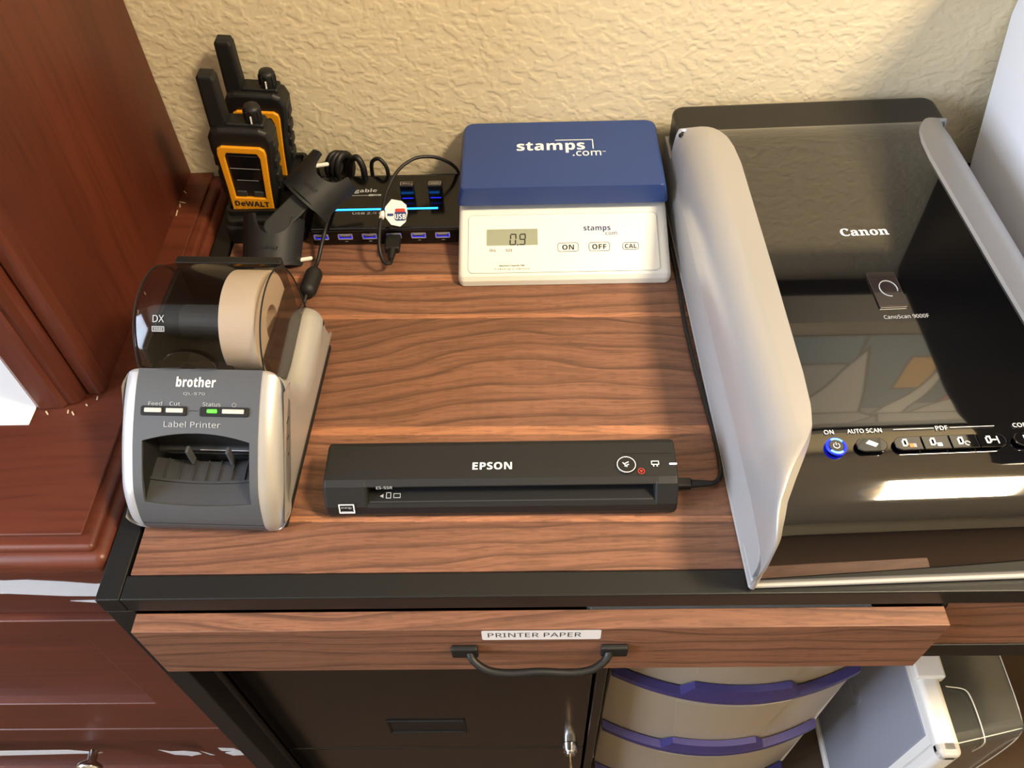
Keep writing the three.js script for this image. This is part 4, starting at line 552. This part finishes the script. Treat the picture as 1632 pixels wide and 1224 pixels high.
{ const t = thing('power_cable', 'black power cable with ferrite barrel behind the label printer', 'cable', [0, 0, 0]);
  part('wire', tube([[-0.1985, 0.0250, -0.105], [-0.2010, 0.0252, -0.085], [-0.2030, 0.0262, -0.062], [-0.2040, 0.0245, -0.048], [-0.2075, 0.016, -0.036], [-0.2105, 0.009, -0.02], [-0.2125, 0.0095, -0.008]], 0.0021, 90, 8), M.cable, t);
  part('ferrite', merge([new THREE.CapsuleGeometry(0.0085, 0.020, 6, 20).rotateX(Math.PI / 2).rotateY(-0.12).translate(-0.2125, 0.0092, 0.0075)]), M.blackSoft, t, 'ferrite barrel');
  part('wire', tube([[-0.2145, 0.009, 0.024], [-0.217, 0.006, 0.036], [-0.226, 0.003, 0.052], [-0.245, 0.003, 0.062]], 0.0021, 30, 8), M.cable, t);
}
[['black cable loop rising behind the hub next to the other loop', [[-0.150, 0.010, -0.144], [-0.151, 0.030, -0.146], [-0.158, 0.0375, -0.149], [-0.166, 0.032, -0.152], [-0.170, 0.004, -0.156]]], ['black plug strap bent behind the hub, beside the wound cables', [[-0.176, 0.010, -0.144], [-0.176, 0.030, -0.146], [-0.181, 0.0385, -0.150], [-0.188, 0.034, -0.153], [-0.196, 0.004, -0.158]]]].forEach(([label, pts], i) => one('cable_loop', label, 'cable', tube(pts, i ? 0.0036 : 0.0022, 50, 10), M.cable, 'cables behind the hub'));
{ const t = thing('wound_cable', 'wound black cable behind the hub at the holster', 'cable', [-0.205, 0.0, -0.154]);
  for (let i = 0; i < 3; i++) part('turn', new THREE.TorusGeometry(0.0125, 0.0036, 8, 40).scale(0.95, 1.3, 1).rotateY(0.75 + i * 0.12).translate(-0.002 + 0.0045 * i, 0.0212, -0.004 + i * 0.001), M.cable, t);
}
{ const t = thing('scanner_cable', 'black cable running from the portable scanner along the flatbed scanner', 'cable', [0.1116, 0, 0.2424]);
  const o = [0.1116, 0, 0.2424], R = p => [p[0] - o[0], p[1], p[2] - o[2]];
  part('plug', merge([rb(0.014, 0.0065, 0.0085, 0.0018, 0.0072, 0.0082, 0), new THREE.CylinderGeometry(0.0023, 0.0034, 0.016, 14).rotateZ(-Math.PI / 2).translate(0.022, 0.008, 0)]), M.black, t);
  part('wire', tube([[0.137, 0.0078, 0.2423], [0.1450, 0.0055, 0.2400], [0.1505, 0.004, 0.2330], [0.1525, 0.003, 0.2180], [0.1520, 0.0028, 0.195], [0.1495, 0.0028, 0.161], [0.1460, 0.0028, 0.115], [0.1438, 0.0028, 0.062], [0.1440, 0.0028, 0.012], [0.1432, 0.0028, -0.033], [0.1415, 0.0028, -0.10], [0.142, 0.0028, -0.175]].map(R), 0.0020, 120, 8), M.cable, t);
}
[[-0.2285, -0.0325, 'small white plastic stick beside the ferrite barrel'], [-0.2215, -0.1445, 'small white plastic stick behind the upper holster']].forEach(([x, z, label], i) => { const m = one('plastic_stick', label, 'stick', new THREE.CapsuleGeometry(0.0022, 0.016, 6, 12).rotateZ(Math.PI / 2).rotateY(0.2), M.white, 'white sticks near the dock'); m.position.set(x, i ? 0.034 : 0.0022, z); });

// ---------------------------------------------------------------- radios, dock, holsters
{ const t = thing('charging_dock', 'black charging dock holding two radios in the corner', 'charging dock', [0, 0, 0]);
  part('body', merge([ext(rrect(0.0815, 0.111, 0.008), 0.022, 0.003).rotateX(-Math.PI / 2).translate(-0.2695, 0.0, -0.1155), ext(rrect(0.0775, 0.105, 0.008), 0.010, 0.003).rotateX(-Math.PI / 2).translate(-0.2695, 0.019, -0.1155)]), M.blackSoft, t);
  for (const z of [-0.092, -0.1455]) part('socket_rim', frame(0.070, 0.044, 0.004, 0.008, 0.006).rotateX(-Math.PI / 2).translate(-0.2715, 0.0285, z), M.black, t);
}
function makeRadio(label, x, z) {
  const t = thing('two_way_radio', label, 'radio', [x, 0.0302, z], 0, 'radios in the charging dock');
  t.rotation.z = -0.085;
  // front outline with waist and shoulders
  const o = new THREE.Shape(); [[-0.0235, 0], [-0.0265, 0.02], [-0.0275, 0.05], [-0.0300, 0.066], [-0.0305, 0.082], [-0.0265, 0.0905], [-0.019, 0.0935], [0.019, 0.0935], [0.0265, 0.0905], [0.0305, 0.082], [0.0300, 0.066], [0.0275, 0.05], [0.0265, 0.02], [0.0235, 0]].forEach(([a, b], i) => i ? o.lineTo(a, b) : o.moveTo(a, b));
  part('body', ext(o, 0.028, 0.005, 4).translate(0, 0, -0.028), M.black, t, 'rubbery black body');
  const ribs = []; for (const s of [-1, 1]) for (let i = 0; i < 4; i++) ribs.push(rb(0.004, 0.011, 0.016, 0.0019, s * (0.0272 + i * 0.0007), 0.020 + i * 0.0165, -0.013)); part('side_grip', merge(ribs), M.blackSoft, t);
  part('bezel', (() => { const s = shapeOf([[-0.0205, 0.0005], [0.0205, 0.0005], [0.0212, 0.03], [0.0232, 0.068], [0.0222, 0.0735], [0.0180, 0.0762], [-0.0180, 0.0762], [-0.0222, 0.0735], [-0.0232, 0.068], [-0.0212, 0.03]]); s.holes.push(shapeOf([[-0.0150, 0.0165], [0.0150, 0.0165], [0.0168, 0.064], [0.0145, 0.0695], [-0.0145, 0.0695], [-0.0168, 0.064]])); return ext(s, 0.0038, 0.0010, 3).translate(0, 0, -0.0006); })(), M.yellow, t, 'yellow face frame');
  part('screen', lim(-0.0150, 0.0150, 0.036, 0.0655, -0.001, 0.0010, 0.0015), M.blackGloss, t); part('screen_line', merge([lim(-0.0148, 0.0148, 0.0505, 0.0509, 0.0009, 0.0013, 0.0001, 1), lim(-0.0105, 0.0105, 0.0368, 0.0371, 0.0009, 0.0013, 0.0001, 1)]), M.grayPrint, t);
  for (const a of [-0.0085, 0.0085]) part('key', lim(a - 0.005, a + 0.005, 0.0175, 0.0235, -0.001, 0.0018, 0.001), M.grayDark, t, 'small key');
  part('lettering', lettering('DeWALT', 'bold', 0.0340, 0.0062).translate(0, 0.0098, 0.0033), M.darkPrint, t);
  const gr = []; for (let i = 0; i < 6; i++) gr.push(lim(-0.0165 + i * 0.0066 - 0.0006, -0.0165 + i * 0.0066 + 0.0006, 0.0012, 0.0045, 0.0028, 0.0036, 0.0002, 1)); part('bezel_rib', merge(gr), std('#b97a10', 0.5), t);
  const an = part('antenna', (() => { const s = shapeOf([[-0.0285, 0.088], [-0.0095, 0.088], [-0.0118, 0.118], [-0.0130, 0.1390], [-0.0155, 0.1435], [-0.0275, 0.1435], [-0.0300, 0.1395]]); return ext(s, 0.015, 0.0035, 3).translate(0, 0, -0.0225); })(), M.blackSoft, t, 'stubby antenna');
  part('collar', lim(-0.012, 0.0235, 0.091, 0.0965, -0.024, -0.006, 0.002), M.black, t);
  const k = part('knob', merge([new THREE.LatheGeometry([[0.0065, 0.0], [0.0078, 0.004], [0.0080, 0.013], [0.0068, 0.0165], [0, 0.0175]].map(p => new THREE.Vector2(...p)), 18).translate(0.0135, 0.0955, -0.014), ...[...Array(9)].map((_, i) => rb(0.0018, 0.011, 0.0018, 0.0007, 0.0135 + 0.0078 * Math.cos(i * 0.698), 0.1035, -0.014 + 0.0078 * Math.sin(i * 0.698), 1))]), M.black, t, 'ribbed volume knob');
  part('mark', lim(0.0128, 0.0142, 0.0975, 0.1050, -0.0062, -0.0050, 0.0002, 1), M.print, k, 'white pointer mark');
  return t;
}
makeRadio('black and yellow two-way radio standing nearer in the dock', -0.2790, -0.0785);
makeRadio('black and yellow two-way radio behind the other against the wall', -0.2760, -0.1375);
function makeHolster(label, p, e, cy) {
  const t = thing('belt_holster', label, 'holster', p, 0, 'radio holsters beside the dock'); t.rotation.set(...e);
  const w = 0.056, h = 0.046, R = 0.034, topV = a => h * (1 - 0.05 * a * a) - (Math.abs(a) < 0.52 ? 0.020 * Math.sqrt(1 - (a / 0.52) ** 2) : 0);
  const S = k => (u, v) => { const a = 2 * v - 1, th = a * 1.15, y = topV(a) * u, r = R - k, fl = 1 + 0.05 * u; return [r * Math.sin(th) * fl * 0.92, y, r * Math.cos(th) - R * 0.75 + 0.002 * Math.abs(a)]; };
  part('cup', slab(16, 48, S(0), S(0.0045)), M.holster, t, 'curved cup with a notch');
  part('collar', slab(3, 40, (u, v) => { const [x, y, z] = S(-0.001)(0.08 + 0.1 * u, v); return [x * 1.04, y - 0.006, z]; }, (u, v) => { const [x, y, z] = S(0.005)(0.08 + 0.1 * u, v); return [x * 1.04, y - 0.006, z]; }), M.holster, t);
  const cl = rrect(0.021, 0.062, 0.0098); part('clip', ext(cl, 0.005, 0.0012).rotateX(-0.06).translate(0, cy, R * 0.25 - 0.012), M.holster, t, 'long belt clip'); part('clip_hinge', cyl(0.0045, 0.0045, 0.024, 18).rotateZ(Math.PI / 2).translate(0, 0.015, R * 0.25 - 0.014), M.black, t);
  part('emblem', lettering('DeWALT', 'bold', 0.0160, 0.0034).translate(0, 0.0125, R * 0.25 + 0.0004), M.black, t);
}
makeHolster('dark gray radio holster resting lower, between the dock and the label printer', [-0.257, 0.012, -0.021], [-0.80, 0.15, -0.10], 0.008);
makeHolster('dark gray radio holster resting higher on the hub with its notch tilted right', [-0.2235, 0.050, -0.070], [-0.95, 0.1, -0.75], -0.020);

renderer.render(scene, camera);
